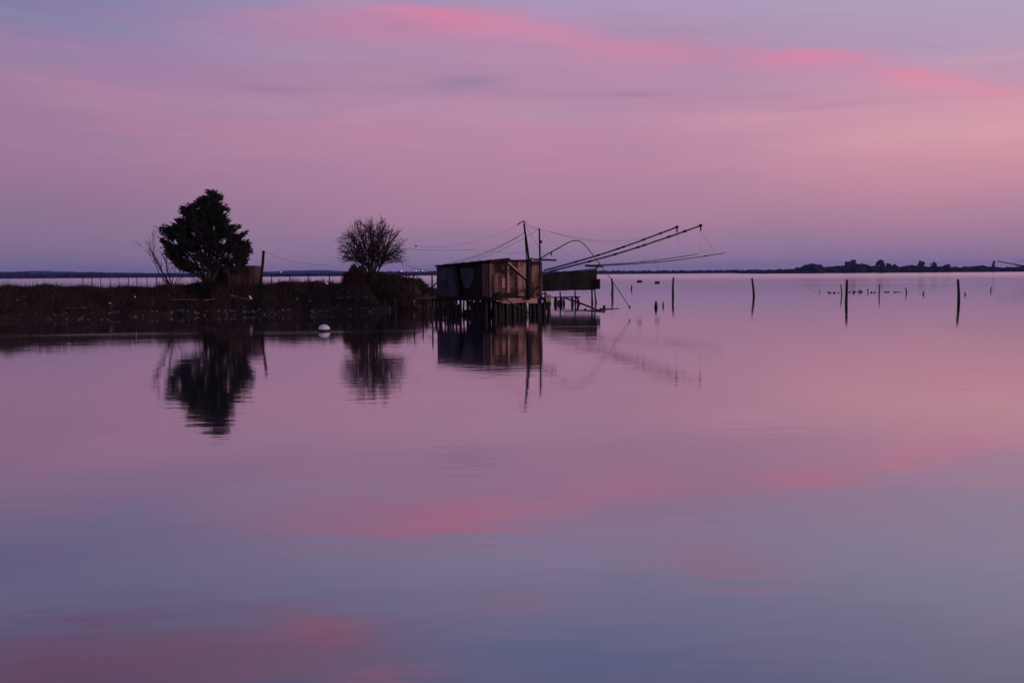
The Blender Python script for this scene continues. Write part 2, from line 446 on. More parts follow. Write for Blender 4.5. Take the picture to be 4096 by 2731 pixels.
bank = mb.build('bank', 'soil', smooth=True)
tag(bank, 'low dark grassy bank reaching in from the left', kind='structure')

# grass on the bank
def blades(name, label, count, seed, place, hmin, hmax, m='grass', width=0.026, lean=(0.25, 0.0)):
    q = random.Random(seed); mb = MB(); k = 0
    while k < count:
        p = place(q)
        if p is None: continue
        k += 1
        h = q.uniform(hmin, hmax); a = q.uniform(0, math.pi); w = width*q.uniform(.6, 1.4)
        dx, dy = math.cos(a)*w, math.sin(a)*w
        lx = (lean[0] + q.gauss(0, .28))*h; ly = (lean[1] + q.gauss(0, .28))*h
        x, y, z = p; o = len(mb.v)
        mb.v += [(x-dx, y-dy, z-.03), (x+dx, y+dy, z-.03), (x+lx*.4+dx*.7, y+ly*.4+dy*.7, z+h*.6), (x+lx*.4-dx*.7, y+ly*.4-dy*.7, z+h*.6), (x+lx, y+ly, z+h*.98)]
        mb.f += [(o, o+1, o+2, o+3), (o+3, o+2, o+4)]
    o = mb.build(name, m)
    return tag(o, label, 'grass', kind='stuff')
def place_bank(q):
    x = q.uniform(-45, -5.2); t = 0.35 + (BW - 2)*q.random()**1.5
    c = math.sin(x*1.9 + t*2.7) + math.sin(x*0.83 - t*1.9 + 2) + math.sin(x*4.3 + t*1.3)*.6
    if c < q.uniform(-2.4, 0.8) : return None
    if t < 1.0 and q.random() < 0.45: return None
    y = front_y(x) + t
    return (x, y, bank_z(x, y))
blades('grass', 'dry brown winter grass covering the bank', 52000, 3, place_bank, 0.10, 0.36, lean=(0.30, 0.0))
def place_crest(q):
    x = q.uniform(-45, -5.4); t = q.uniform(2.4, 5.5); y = front_y(x) + t
    if math.sin(x*2.9) + math.sin(x*7.1+1)*.8 < q.uniform(-1.5, 1.2): return None
    return (x, y, bank_z(x, y))
blades('tall_grass', 'taller dry stems along the crest of the bank', 3600, 5, place_crest, 0.25, 0.75, width=0.012, lean=(0.12, 0.0))

# stones along the water's edge: pieces of the bank
q = random.Random(11)
stone_meshes = []
for i in range(8):
    s = MB().lump((0, 0, 0), (0.13, 0.10, 0.075), 50+i, 0.32)
    me = bpy.data.meshes.new('stone'); me.from_pydata(s.v, [], s.f); stone_meshes.append(me)
for me in stone_meshes: me.materials.append(M['stone'])
pale_meshes = [me.copy() for me in stone_meshes]
for me in pale_meshes: me.materials[0] = M['pale_stone']
for i in range(250):
    x = q.uniform(-37, -7) if i < 200 else q.uniform(-15, -5.5)
    t = abs(q.gauss(0.30, 0.22)) if q.random() < .6 else q.uniform(.3, 2.4)
    y = front_y(x) + t
    pale = t < .6 and q.random() < (0.10 if x < -16 else 0.22)
    o = bpy.data.objects.new('stone', (pale_meshes if pale else stone_meshes)[q.randrange(8)]); COL.objects.link(o)
    o.parent = bank; sc = q.uniform(.35, 1.05)*(0.7 if pale else 1.0)
    o.location = (x, y, bank_z(x, y) + 0.03*sc); o.scale = (sc*q.uniform(.8, 1.5), sc, sc*q.uniform(.7, 1.1))
    o.rotation_euler = (q.uniform(-.3, .3), q.uniform(-.3, .3), q.uniform(0, 6.28))
for px, py in [(315, 1279), (353, 1279), (407, 1279), (430, 1279)]:      # four wet stones out in the water
    p = G(px, py); o = bpy.data.objects.new('stone', pale_meshes[q.randrange(8)]); COL.objects.link(o)
    o.parent = bank; o.location = (p.x, p.y, 0.0); o.scale = (.55, .55, .7)

# ------------------------------------------------------------------ trees
def branch_path(a, d, L, bend, q, n=5, up=0.0):
    pts = [Vector(a)]; d = Vector(d).normalized()
    for i in range(n):
        d = (d + Vector((q.gauss(0, bend), q.gauss(0, bend), q.gauss(0, bend) + up))).normalized()
        pts.append(pts[-1] + d*(L/n))
    return pts

# dense evergreen
TB = 65.5
bx = P(835, 1140, TB).x
base = Vector((bx, TB, bank_z(bx, TB)))
ev = thing('evergreen_tree', base, 'big dark dense evergreen tree standing on the bank, tallest thing on it', 'tree')
KT = TB/FPX
def tz(py): return P(835, py, TB).z
def txx(px): return P(px, 900, TB).x
OUT = [  # crown outline: pixel row, left edge, right edge
    (763, 838, 874), (778, 838, 886), (795, 826, 887), (812, 797, 882), (830, 742, 892), (845, 738, 904), (862, 730, 914), (880, 730, 913), (900, 712, 922),
    (915, 672, 938), (930, 660, 956), (945, 668, 962), (965, 664, 976), (985, 654, 985), (1005, 668, 992), (1020, 676, 986), (1035, 690, 993), (1050, 706, 978), (1060, 728, 960), (1072, 742, 920)]
rows, lef, rig = zip(*OUT)
qe = random.Random(21)
trunk = MB()
tp = [base + Vector((0, 0, -.2)), base + Vector((.03, 0, .5)), base + Vector((.1, .05, 1.3)), base + Vector((.16, .0, 2.4)), base + Vector((.3, 0, 3.9)), Vector((txx(858), TB, tz(800)))]
trunk.tube(tp, [.26, .2, .16, .12, .08, .03], 8)
trunk.tube([base + Vector((-.08, 0, .1)), base + Vector((-.35, .1, .7)), base + Vector((-.8, .2, 1.6)), base + Vector((-1.4, .2, 2.5))], [.13, .10, .07, .03], 6)
trunk.tube([base + Vector((-.05, 0, .2)), base + Vector((-.22, -.1, .9)), base + Vector((-.5, -.3, 2.0)), base + Vector((-.8, -.4, 3.2))], [.11, .09, .06, .03], 6)
trunk.tube([base + Vector((.1, 0, .15)), base + Vector((.3, -.1, .7)), base + Vector((.8, -.2, 1.5)), base + Vector((1.5, -.3, 2.3))], [.12, .10, .07, .03], 6)
for ex, ez, r0_ in ((-1.9, 2.4, .06), (-1.1, 3.0, .07), (-.2, 3.4, .06), (.9, 2.7, .06), (1.9, 2.2, .06), (-2.2, 1.7, .05), (1.4, 3.2, .05), (-1.5, 1.5, .045)):
    a_ = base + Vector((ex*.10, 0, .35)); b_ = base + Vector((ex, qe.uniform(-.6, .6), ez))
    trunk.tube([a_, a_.lerp(b_, .4) + Vector((-.08*ex, 0, .10)), a_.lerp(b_, .75) + Vector((0, 0, .06)), b_], [r0_, r0_*.75, r0_*.5, r0_*.25], 5)
trunk.build('trunk', 'bark', ev, True)
limbs = MB()
def inside(q):
    r = q.uniform(763, 1072)
    L = np.interp(r, rows, lef); R_ = np.interp(r, rows, rig)
    if q.uniform(60, 340) > (R_ - L): return None
    c = (L + R_)/2; hw = max(.08, (R_ - L)/2*KT - .34); a = q.uniform(0, 6.283); k = math.sqrt(q.random())
    k = max(0.0, k - 0.02)
    return Vector((txx(c) + math.cos(a)*k*hw, TB + math.sin(a)*k*hw*.7, tz(r))), a, k, hw
leaves = MB()
def tuft(p, d, q, n, L, spread, w):
    d = d.normalized()
    for i in range(n):
        e = (d + Vector((q.gauss(0, spread), q.gauss(0, spread), q.gauss(0, spread)))).normalized()
        s = p + Vector((q.gauss(0, .10), q.gauss(0, .10), q.gauss(0, .08)))
        l = L*q.uniform(.5, 1.15)
        x = e.cross(Vector((q.gauss(0, 1), q.gauss(0, 1), q.gauss(0, 1)))).normalized()*w*q.uniform(.6, 1.3)
        o = len(leaves.v)
        leaves.v += [tuple(s), tuple(s + e*l*.45 + x), tuple(s + e*l), tuple(s + e*l*.45 - x)]
        leaves.f.append((o, o+1, o+2, o+3))
cnt = 0
while cnt < 1150:
    t = inside(qe)
    if t is None: continue
    p, a, k, hw = t
    if math.sin(p.x*4.1 + p.z*2.6 + p.y*.4) + math.sin(p.x*2.3 - p.z*4.9 + 1 + p.y*.5) + math.sin(p.x*7 + p.z*6)*.6 < (-.85 if p.z > tz(930) else -.85 + .75*min(1.0, (tz(930) - p.z)/1.6)): continue   # gaps
    if tz(1072) < p.z < tz(1000) and abs(p.x - txx(815)) < 1.25 and qe.random() < .85: continue
    cnt += 1
    d = Vector((math.cos(a)*.8*k, math.sin(a)*.8*k, .55))
    tuft(p, d, qe, 15, .32, .45, .042)
    if cnt % 6 == 0:
        m0 = Vector((tp[3].x, TB, max(base.z + 1.0, p.z - .9 - hw*.3)))
        limbs.tube([m0, m0.lerp(p, .5) + Vector((0, 0, -.08)), p], [.045, .03, .012], 4)
# pointed sprays that break the outline
SPR = [(838, 763, -.8, .5), (874, 768, .5, .6), (886, 790, .8, .3), (797, 800, -.4, .9), (912, 830, .8, .5), (914, 840, .9, -.2), (738, 832, -.7, .5), (712, 878, -.8, .7), (660, 905, -1, .5),
       (642, 912, -1, .35), (922, 882, .9, .2), (956, 905, 1, .15), (978, 930, .9, .6), (646, 956, -.9, .8), (990, 972, .8, .7), (995, 980, 1, .1), (664, 1000, -.8, .6), (992, 1012, 1, .2),
       (994, 1038, 1, -.1), (690, 1030, -.8, .1), (982, 1052, .9, -.2), (730, 850, -.8, .3), (815, 795, .1, 1), (700, 896, -.8, .6), (675, 985, -.9, .2), (940, 915, .9, .3), (850, 770, 0, 1), (862, 765, .2, 1)]
for i in range(60):
    r = qe.uniform(790, 1065); sd = qe.choice((-1, 1)); e = np.interp(r, rows, lef if sd < 0 else rig)
    SPR.append((e + sd*qe.uniform(-8, 9), r - qe.uniform(0, 8), sd*qe.uniform(.6, 1), qe.uniform(.1, .8)))
for px, py, dx, dz in SPR:
    tip = Vector((txx(px), TB + qe.uniform(-.5, .3), tz(py))); d = Vector((dx, qe.uniform(-.3, .3), dz)).normalized()
    for i in range(8):
        tuft(tip - d*(0.16 + .13*i), d, qe, 13, .28 + .02*i, .09 + .045*i, .048)
    limbs.tube([tip - d*1.0, tip - d*.1], [.025, .006], 4)
tag(limbs.build('branch', 'bark', ev), kind='stuff')
leaves.build('crown', 'leaf', ev)

# leafless trees
def grow(mb, a, d, L, r, depth, q, bend, split, ang, up, tw):
    pts = branch_path(a, d, L, bend, q, 4, up)
    k = len(pts)
    mb[0 if depth > tw else 1].tube(pts, [r*(1 - .45*i/(k-1)) for i in range(k)], 5 if r > .03 else 3, False)
    if depth == 0: return
    nb = q.choice(split)
    for i in range(nb):
        t = q.uniform(.22, 1.0) if i else 1.0
        f = t*(k-1); i0 = min(int(f), k-2); p = pts[i0].lerp(pts[i0+1], f - i0)
        dd = (pts[min(i0+1, k-1)] - pts[i0]).normalized()
        nd = (dd + Vector((q.gauss(0, ang), q.gauss(0, ang), q.gauss(0, ang)*.7 + .10))).normalized()
        grow(mb, p, nd, L*q.uniform(.55, .85), max(r*q.uniform(.5, .68), .010), depth-1, q, bend, split, ang, up, tw)
def bare_tree(px, py, D, label, stems, seed, spec):
    p = P(px, py, D); base = Vector((p.x, D, bank_z(p.x, D) - .05))
    t = thing('bare_tree', base, label, 'tree')
    q = random.Random(seed); mb = (MB(), MB())
    for ang_, L, r in stems:
        d = Vector((math.sin(math.radians(ang_)), q.uniform(-.5, .5), math.cos(math.radians(ang_))))
        grow(mb, base + Vector((q.uniform(-.15, .15), q.uniform(-.15, .15), 0)), d, L, r, q=q, **spec)
    mb[0].build('trunk', 'bark', t, True); tag(mb[1].build('twigs', 'twig', t), kind='stuff')
    return t
qs = random.Random(4)
def dome_tree(px, py, D, cx, cy, hw, hh, label, seed):
    """a round leafless crown: limbs fan from the foot into a dome, each breaking into finer branches and twigs"""
    p = P(px, py, D); base = Vector((p.x, D, bank_z(p.x, D) - .05)); k = D/FPX
    c = P(cx, cy, D); rx, rz = hw*k, hh*k
    t = thing('bare_tree', base, label, 'tree'); q = random.Random(seed); big, fine_ = MB(), MB()
    def bez(a, m, b, n): return [a*((1-u)**2) + m*(2*u*(1-u)) + b*(u*u) for u in (i/n for i in range(n+1))]
    def shell(k0, k1):
        while True:
            a, w = q.uniform(-1.15, 1.15)*math.pi/1.5, q.uniform(-1, 1)
            r = q.uniform(k0, k1); ry = math.sqrt(1 - w*w)
            d = Vector((math.sin(a)*ry*rx, w*rx*.85, math.cos(a)*ry*rz))
            if d.z > -.55*rz: return c + d*r*(1 + .06*math.sin(a*7 + seed))
    for n_ in range(30):
        e = shell(.42, .66); f = base + Vector((q.uniform(-.3, .3), q.uniform(-.25, .25), 0))
        limb = bez(f, f.lerp(e, .45) + Vector(((f.x - e.x)*.12, 0, .28)), e, 6)
        limb = [v + Vector((q.gauss(0, .03), q.gauss(0, .03), 0)) for v in limb]
        r0_ = q.uniform(.035, .08); big.tube(limb, [r0_*(1 - .62*i/6) for i in range(7)], 5, False)
        for m_ in range(q.choice((8, 9, 10, 12))):
            u = q.uniform(.35, 1.0); i0 = min(5, int(u*6)); o = limb[i0].lerp(limb[i0+1], u*6 - i0)
            tip = min((shell(.80, 1.06) for _ in range(5)), key=lambda v: (v - o).length + .4*abs(v.x - e.x))
            br = bez(o, o.lerp(tip, .5) + Vector((0, 0, q.uniform(.02, .22))), tip, 4)
            br = [v + Vector((q.gauss(0, .025), q.gauss(0, .025), q.gauss(0, .02))) for v in br]
            big.tube(br, [.020*(1 - .5*i/4) for i in range(5)], 4, False)
            for w_ in range(9):
                u2 = q.uniform(.3, 1.0); i1 = min(3, int(u2*4)); o2 = br[i1].lerp(br[i1+1], u2*4 - i1)
                d = ((br[i1+1] - br[i1]).normalized() + Vector((q.gauss(0, .55), q.gauss(0, .55), q.gauss(.12, .45)))).normalized()
                L = q.uniform(.18, .52); mid = o2 + d*L*.5 + Vector((q.gauss(0, .03), 0, q.gauss(.02, .03)))
                fine_.tube([o2, mid, o2 + d*L], [.010, .009, .007], 3, False)
    big.build('trunk', 'bark', t, True); tag(fine_.build('twigs', 'twig', t), kind='stuff')
dome_tree(1484, 1112, 71.0, 1485, 990, 148, 112, 'round leafless tree with many fanning twigs on the bramble mound left of the hut', 31)
bare_tree(695, 1142, 65.0, 'small leafless sapling with thin spreading branches left of the big evergreen',
          [(-36, 1.35, .055), (-27, 1.5, .06), (-14, 1.35, .055), (4, 1.0, .045), (18, .85, .04)], 9,
          dict(depth=4, bend=.07, split=(2, 2, 3), ang=.28, up=.03, tw=1))
bare_tree(775, 1142, 65.6, 'short leafless sapling against the foot of the big evergreen trunk',
          [(-34, .55, .025), (-14, .6, .025), (12, .5, .022)], 19, dict(depth=3, bend=.1, split=(2, 3), ang=.35, up=.02, tw=1))

# bramble thickets
def bush(px0, px1, pytop, D, label, seed, n, depthm, m='bramble', name='bush', low=None):
    q = random.Random(seed); a = P(px0, pytop, D); b = P(px1, pytop, D); c = (a + b)/2
    gz = bank_z(c.x, D); t = thing(name, Vector((c.x, D, gz)), label, 'bush'); hw = (b.x - a.x)/2; hh = a.z - gz
    mb = MB(); st = MB()
    for i in range(n):
        u = q.uniform(-1, 1); w = q.uniform(-1, 1)
        if u*u + w*w > 1: continue
        top = hh*(1 - .55*abs(u)**2.2)*(1 - .35*w*w)*(0.88 + .14*math.sin(u*9 + seed))
        x = c.x + u*hw; y = D + w*depthm; g = bank_z(x, y); z = g + (top + c.z*0)*q.uniform(.05, 1.0)
        z = min(z, gz + top)
        d = Vector((u*.5 + q.gauss(0, .4), w*.5 + q.gauss(0, .4), .8)).normalized(); L = q.uniform(.12, .30)
        x_ = d.cross(Vector((q.gauss(0, 1), q.gauss(0, 1), q.gauss(0, 1)))).normalized()*q.uniform(.012, .04)
        p = Vector((x, y, z)); o = len(mb.v)
        mb.v += [tuple(p - x_*.4), tuple(p + d*L*.5 + x_), tuple(p + d*L), tuple(p + d*L*.5 - x_)]; mb.f.append((o, o+1, o+2, o+3))
        if i % 60 == 0: st.tube([(x, y, g), tuple(p)], [.012, .006], 3, False)
    mb.build('foliage', m, t); tag(st.build('stem', 'bark', t), kind='stuff')
    return t
bush(1376, 1466, 1062, 70.0, 'dark dense bramble bush at the left foot of the round leafless tree', 3, 9000, 1.3)
bush(1440, 1672, 1096, 70.6, 'wide brown thicket of dead stems on the mound below the round leafless tree', 5, 17000, 1.6, 'grass', 'thicket')
bush(800, 868, 1124, 65.2, 'low dark ivy bush around the trunk foot of the big evergreen', 8, 2500, .8, 'leaf')
bush(845, 905, 1062, 66.2, 'dark upright bush between the evergreen trunk and the red shed', 13, 3500, .7, 'leaf')

# ------------------------------------------------------------------ shed beside the evergreen
SD = 67.0
sh0 = P(884, 1150, SD); sh1 = P(1024, 1150, SD)
zt = P(1024, 1063, SD).z; zb = bank_z(sh1.x, SD) - .1
shed = thing('shed', Vector(((sh0.x + sh1.x)/2, SD, zb)), 'low reddish corrugated shed half hidden behind the evergreen tree', 'shed')
n = 16; wpl = (sh1.x - sh0.x)/n; q = random.Random(2)
for i in range(n):
    x = sh0.x + i*wpl
    MB().frame((x + .008, SD + q.uniform(-.015, .015), zb), (wpl - .016, 0, 0), (0, .03, 0), (0, 0, zt - zb + q.uniform(-.03, .01))).build('plank', 'shed', shed)
for x in (sh0.x, sh1.x - .04):
    MB().frame((x, SD + .05, zb), (.04, 0, 0), (0, 1.8, 0), (0, 0, zt - zb - .05)).build('side_wall', 'shed', shed)
MB().frame((sh0.x - .05, SD - .04, zt - .02), (sh1.x - sh0.x + .1, 0, 0), (0, 1.95, .0), (0, 0, .035)).build('roof', 'shed', shed)
MB().frame((sh0.x, SD + 1.86, zb), (sh1.x - sh0.x, 0, 0), (0, .03, 0), (0, 0, zt - zb - .05)).build('back_wall', 'shed', shed)

# leaning pole with a wire
a = P(1040, 1150, 66.3); a.z = bank_z(a.x, a.y) - .1; b = P(1054, 1006, 66.3)
t = thing('leaning_pole', a, 'thick dark pole leaning right beside the red shed on the bank', 'pole')
MB().tube([a, a.lerp(b, .35) + Vector((-.02, 0, 0)), a.lerp(b, .7) + Vector((.02, 0, 0)), b], [.09, .085, .10, .085], 8).build('pole', 'tar', t, True)
MB().lathe(b, [(.10, -.12), (.11, -.04), (.09, .03), (.03, .06)], 8).build('cap', 'tar', t)
w1 = MB().tube(sag(b, P(1302, 1060, 67), .22), .007, 4).build('wire', 'rope', base=b)
tag(w1, 'thin wire sagging right from the top of the leaning pole', 'wire')

# fences along the back of the bank
def fence(pts, D, label):
    p0 = P(pts[0][0], pts[0][1], D); f = thing('fence', Vector((p0.x, D, 0)), label, 'fence')
    q = random.Random(len(pts)); tops = []
    for px, py, dx in pts:
        tp_ = P(px, py, D + q.uniform(-.3, .3)); g = bank_z(tp_.x, tp_.y)
        r = q.uniform(.022, .04)
        MB().tube([(tp_.x + dx, tp_.y, min(g, 0.8) - .3), (tp_.x + dx*.4 + q.uniform(-.02, .02), tp_.y, (g + tp_.z)/2), tuple(tp_)], [r*1.1, r, r*.9], 6).build('post', 'tar', f)
        tops.append(tp_)
    for i in range(len(tops) - 1):
        MB().tube(sag(tops[i] - Vector((0, 0, .1)), tops[i+1] - Vector((0, 0, .1)), .04, 5), .004, 3).build('wire', 'rope', f)
    return f
fence([(330, 1108, 0), (367, 1107, 0), (401, 1106, .05), (440, 1108, 0), (475, 1106, -.03), (513, 1107, 0), (547, 1106, 0), (588, 1107, 0), (626, 1106, .03), (652, 1107, 0)], 71.5,
      'low wire fence of thin stakes behind the bank left of the evergreen')
fence([(1086, 1102, -.1), (1157, 1097, .12), (1232, 1096, 0), (1318, 1098, 0), (1366, 1106, -.05)], 72.5, 'wire fence of dark posts behind the bank between the shed and the bramble bush')

# ------------------------------------------------------------------ litter and driftwood on the bank
def plank_on_bank(name, ax, ay, bx_, by, w, m, label, cat, h=.05, lift=.10):
    a, b = on_bank(ax, ay), on_bank(bx_, by)
    a = a + Vector((0, 0, lift)); b = b + Vector((0, 0, lift))
    o = MB().beam(a, b, w, h); 
    q = random.Random(int(ax)); o.v = [(x + q.uniform(-.012, .012), y, z + q.uniform(-.012, .012)) for x, y, z in o.v]
    return tag(o.build(name, m, base=(a + b)/2), label, cat)
plank_on_bank('driftwood', 680, 1208, 785, 1208, .16, 'drift', 'long pale driftwood plank lying on the slope below the leafless sapling', 'driftwood', lift=.16)
plank_on_bank('driftwood', 818, 1212, 858, 1205, .12, 'drift', 'bent driftwood piece on the slope right of the long pale plank', 'driftwood', .08, .16)
plank_on_bank('driftwood', 920, 1193, 950, 1198, .16, 'drift', 'short pale board on the slope below the red shed', 'driftwood', .08, .2)
plank_on_bank('driftwood', 957, 1202, 1008, 1211, .12, 'drift', 'narrow board touching the white sack on the slope', 'driftwood', .08, .18)
plank_on_bank('driftwood', 258, 1240, 345, 1237, .08, 'drift', 'thin driftwood branch low on the slope near the left picture edge', 'driftwood', .05, .10)
plank_on_bank('fallen_pole', 1085, 1166, 1228, 1190, .14, 'tar', 'long dark fallen pole lying across the slope right of the shed', 'pole', .12, .22)
plank_on_bank('board', 1600, 1224, 1642, 1232, .35, 'drift', 'pale flat board at the water edge left of the hut', 'board', .05, .14)
def scrap(px, py, rx, rz, m, label, cat, seed, name, tilt=0.0, lift=.14):
    p = on_bank(px, py) + Vector((0, 0, lift))
    s = MB().lump((0, 0, 0), (rx, rx*.55, rz), seed, .22)
    o = s.build(name, m); o.location = p; o.rotation_euler = (0, tilt, rnd.uniform(-.3, .3))
    return tag(o, label, cat)
scrap(1002, 1199, .17, .07, 'white', 'crumpled white sack standing at the end of the narrow board', 'sack', 1, 'sack', .95)
scrap(1306, 1150, .17, .06, 'white', 'white plastic container high on the slope right of the shed', 'container', 2, 'plastic_container', .6, .3)
scrap(442, 1222, .15, .035, 'white', 'flat white scrap on the slope left of the sapling', 'litter', 3, 'litter', .4)
scrap(540, 1196, .08, .035, 'white', 'small white scrap high on the slope left of the sapling', 'litter', 4, 'litter', .7)
scrap(101, 1224, .09, .04, 'drift', 'small pale scrap on the slope near the left picture edge', 'litter', 5, 'litter', .7)
scrap(674, 1191, .07, .04, 'drift', 'small pale scrap on the slope just above the long driftwood plank', 'litter', 6, 'litter', .7)
scrap(1241, 1212, .20, .07, 'pale_stone', 'pale orange rock on the shore left of the mooring frame', 'rock', 7, 'rock', .1)
scrap(1355, 1197, .18, .10, 'pale_stone', 'pale rock behind the mooring frame rail', 'rock', 8, 'rock', .2)
scrap(1188, 1206, .13, .12, 'drift', 'upright brownish rock on the slope below the fallen pole', 'rock', 9, 'rock', .2)
scrap(1532, 1197, .12, .06, 'drift', 'pale rock below the bramble mound', 'rock', 10, 'rock', .4)
scrap(1656, 1213, .07, .07, 'white', 'tiny white scrap beside the hut end of the bank', 'litter', 12, 'litter', .4)
scrap(1390, 1195, .22, .07, 'stone', 'flat brown rock framed by the right bay of the mooring frame', 'rock', 14, 'rock', .3)

# mooring frame in front of the bank
FD = 59.0
t = thing('mooring_frame', Vector((P(1352, 1270, FD).x, FD, 0)), 'dark timber mooring frame of posts and a rail in the water before the bank', 'frame')
for px, top in ((1285, 1190), (1314, 1186), (1383, 1183), (1420, 1182)):
    a = P(px, top, FD); MB().tube([(a.x, FD, -.5), (a.x + .02, FD, .5), tuple(a)], [.06, .055, .05], 7).build('post', 'tar', t, True)
MB().beam(P(1282, 1190, FD - .07), P(1424, 1182, FD - .07), .07, .09).build('rail', 'tar', t)
def stake(px, top, D, r, label, lean=0.0, kink=0.0, m='wet', group=None, name='post', collar=0.0):
    a = P(px, top, D); b = Vector((a.x - lean, D, -.6))
    h = a.z
    pts = [b, Vector((a.x - lean + kink*.6, D, 0)), Vector((a.x - lean*.6 + kink, D, h*.45)), Vector((a.x - lean*.2 + kink*.4, D, h*.8)), a]
    o = MB().tube(pts, [r*1.15, r*(1.15 + collar), r*(1.05 + collar*.4), r*.95, r*.85], 8)
    return tag(o.build(name, m, smooth=True, base=Vector((b.x, D, 0))), label, 'post', group)
stake(1252, 1254, 57.5, .07, 'low broken stump in the water left of the mooring frame', -.05, .03)
stake(1540, 1190, 60.5, .055, 'left of two dark posts in the water before the bramble mound', .02)
stake(1578, 1190, 60.8, .055, 'right of two dark posts in the water before the bramble mound', -.02)
stake(1706, 1202, 60.5, .085, 'thick post in the water just left of the hut', .04, .02)
stake(1724, 1226, 60.0, .085, 'short thick post tight against the left side of the hut', -.03)

# net rack and gangway left of the hut
t = thing('net_rack', Vector((P(1655, 1150, 72).x, 72, bank_z(P(1655, 1150, 72).x, 72))), 'small T shaped rack on the bank end right of the bramble thicket', 'rack')
MB().tube([P(1656, 1172, 72), P(1655, 1102, 72)], .06, 6).build('post', 'tar', t)
MB().beam(P(1622, 1103, 71.9), P(1668, 1100, 71.9), .10, .08).build('crossbar', 'tar', t)
MB().beam(P(1664, 1104, 71.8), P(1690, 1126, 71.5), .04, .04).build('strut', 'tar', t)
t = thing('gangway', Vector((P(1715, 1194, 63.5).x, 63.5, .2)), 'plank gangway with handrail from the bank to the left side of the hut', 'gangway')
for k in range(3):
    MB().beam(P(1668, 1192, 66.5) + Vector((0, k*.26, 0)), P(1752, 1191, 63.0) + Vector((0, k*.26, 0)), .24, .10).build('plank', 'deckwood', t)
for px, top in ((1728, 1100), (1690, 1139)):
    a = P(px, top, 65.5); MB().tube([(a.x, a.y, -.4), tuple(a)], .05, 6).build('post', 'tar', t)
MB().tube([P(1694, 1172, 65.4), P(1752, 1128, 64.5)], .045, 6).build('brace', 'tar', t)
MB().tube([P(1690, 1139, 65.4), P(1730, 1139, 65.4)], .02, 5).build('handrail', 'tar', t)

# ------------------------------------------------------------------ the fishing hut
A = P(1748, 1185, 61.0); B = P(1958, 1190, 59.2); Cc = P(2163, 1190, 62.0)
A.z = B.z = Cc.z = 0.0
dAB = (B - A); dBC = (Cc - B); lAB, lBC = dAB.length, dBC.length
uAB, uBC = dAB.normalized(), dBC.normalized()
nAB = Vector((uAB.y, -uAB.x, 0)); nBC = Vector((uBC.y, -uBC.x, 0))
if nAB.y > 0: nAB = -nAB
if nBC.y > 0: nBC = -nBC
Dd = A + dBC
hut = thing('fishing_hut', Vector(((A.x + Cc.x)/2, (A.y + Cc.y)/2 + 1, 0)), 'weathered plank fishing hut on stilts, the larger nearer one beside the bank', 'hut')
ZF = 1.10                                        # floor
def on_wall(P0, u, nrm, px, off=0.0):
    """distance along a wall at which a sight line column crosses it"""
    d = ray(px, 1120); o = Vector((0, 0, 0)); q0 = P0 + nrm*off
    den = d.x*u.y - d.y*u.x
    s = (q0.x*d.y - q0.y*d.x)/(-(u.x*d.y - u.y*d.x)) if abs(den) > 1e-9 else 0
    return s
def zat(pt, py, px):
    return P(px, py, pt.y).z
wallA = bpy.data.objects.new('wall', None); COL.objects.link(wallA); wallA.parent = hut; wallA['label'] = 'dark blue grey patched wall on the left side'
wallB = bpy.data.objects.new('wall', None); COL.objects.link(wallB); wallB.parent = hut; wallB['label'] = 'warm brown timber wall facing right'
def panel(P0, u, nrm, x0, x1, y0, y1, m, parent, off=0.0, th=.03, x0b=None, x1b=None, name='panel', y0r=None):
    """a board on a wall given by its edges in the photograph: columns x0..x1 at the top, x0b..x1b at the foot"""
    x0b = x0 if x0b is None else x0b; x1b = x1 if x1b is None else x1b; y0r = y0 if y0r is None else y0r
    vs = []
    for o_ in (off, off + th):
        for px, py in ((x0b, y1), (x1b, y1), (x1, y0r), (x0, y0)):
            s = on_wall(P0, u, nrm, px); pt = P0 + u*s
            vs.append(pt + nrm*o_ + Vector((0, 0, zat(pt, py, px))))
    return MB().add(vs, [(0, 3, 2, 1), (4, 5, 6, 7), (0, 1, 5, 4), (1, 2, 6, 5), (2, 3, 7, 6), (3, 0, 4, 7)]).build(name, m, parent)
# left wall: sheets patched over darker boards
ri = lambda a: rnd.uniform(-a, a)
for k, (x0, x1) in enumerate([(1748, 1762), (1763, 1777), (1778, 1792), (1793, 1810), (1811, 1827)]):
    panel(A, uAB, nAB, x0, x1, 1066 - (x0-1748)*.11, 1186, 'tar', wallA, -.05, name='plank')
for x0 in range(1850, 1957, 12):
    panel(A, uAB, nAB, x0, x0 + 11, 1056 - (x0-1840)*.10, 1188 + ri(2), 'tar', wallA, -.05, name='plank')
panel(A, uAB, nAB, 1749, 1790, 1069, 1124, 'blue_panel', wallA, .0, name='sheet')
panel(A, uAB, nAB, 1749, 1789, 1125, 1185, 'blue_panel', wallA, .006, name='sheet')
panel(A, uAB, nAB, 1791, 1816, 1065, 1114, 'blue_panel', wallA, .004, x1b=1820, name='sheet')
panel(A, uAB, nAB, 1791, 1822, 1115, 1186, 'blue_panel', wallA, .010, x1b=1832, name='sheet')
panel(A, uAB, nAB, 1842, 1895, 1072, 1118, 'blue_panel', wallA, .012, x0b=1846, name='sheet')
panel(A, uAB, nAB, 1848, 1892, 1119, 1152, 'blue_panel', wallA, .004, x0b=1858, x1b=1880, name='sheet')
panel(A, uAB, nAB, 1898, 1930, 1060, 1150, 'tar', wallA, .01, name='sheet')
panel(A, uAB, nAB, 1931, 1954, 1052, 1186, 'wood_dark', wallA, .004, name='sheet')
panel(A, uAB, nAB, 1816, 1826, 1064, 1186, 'tar', wallA, .05, .05, x0b=1834, x1b=1844, name='prop')
panel(A, uAB, nAB, 1746, 1957, 1186, 1202, 'tar', wallA, -.02, .08, name='sill_beam')
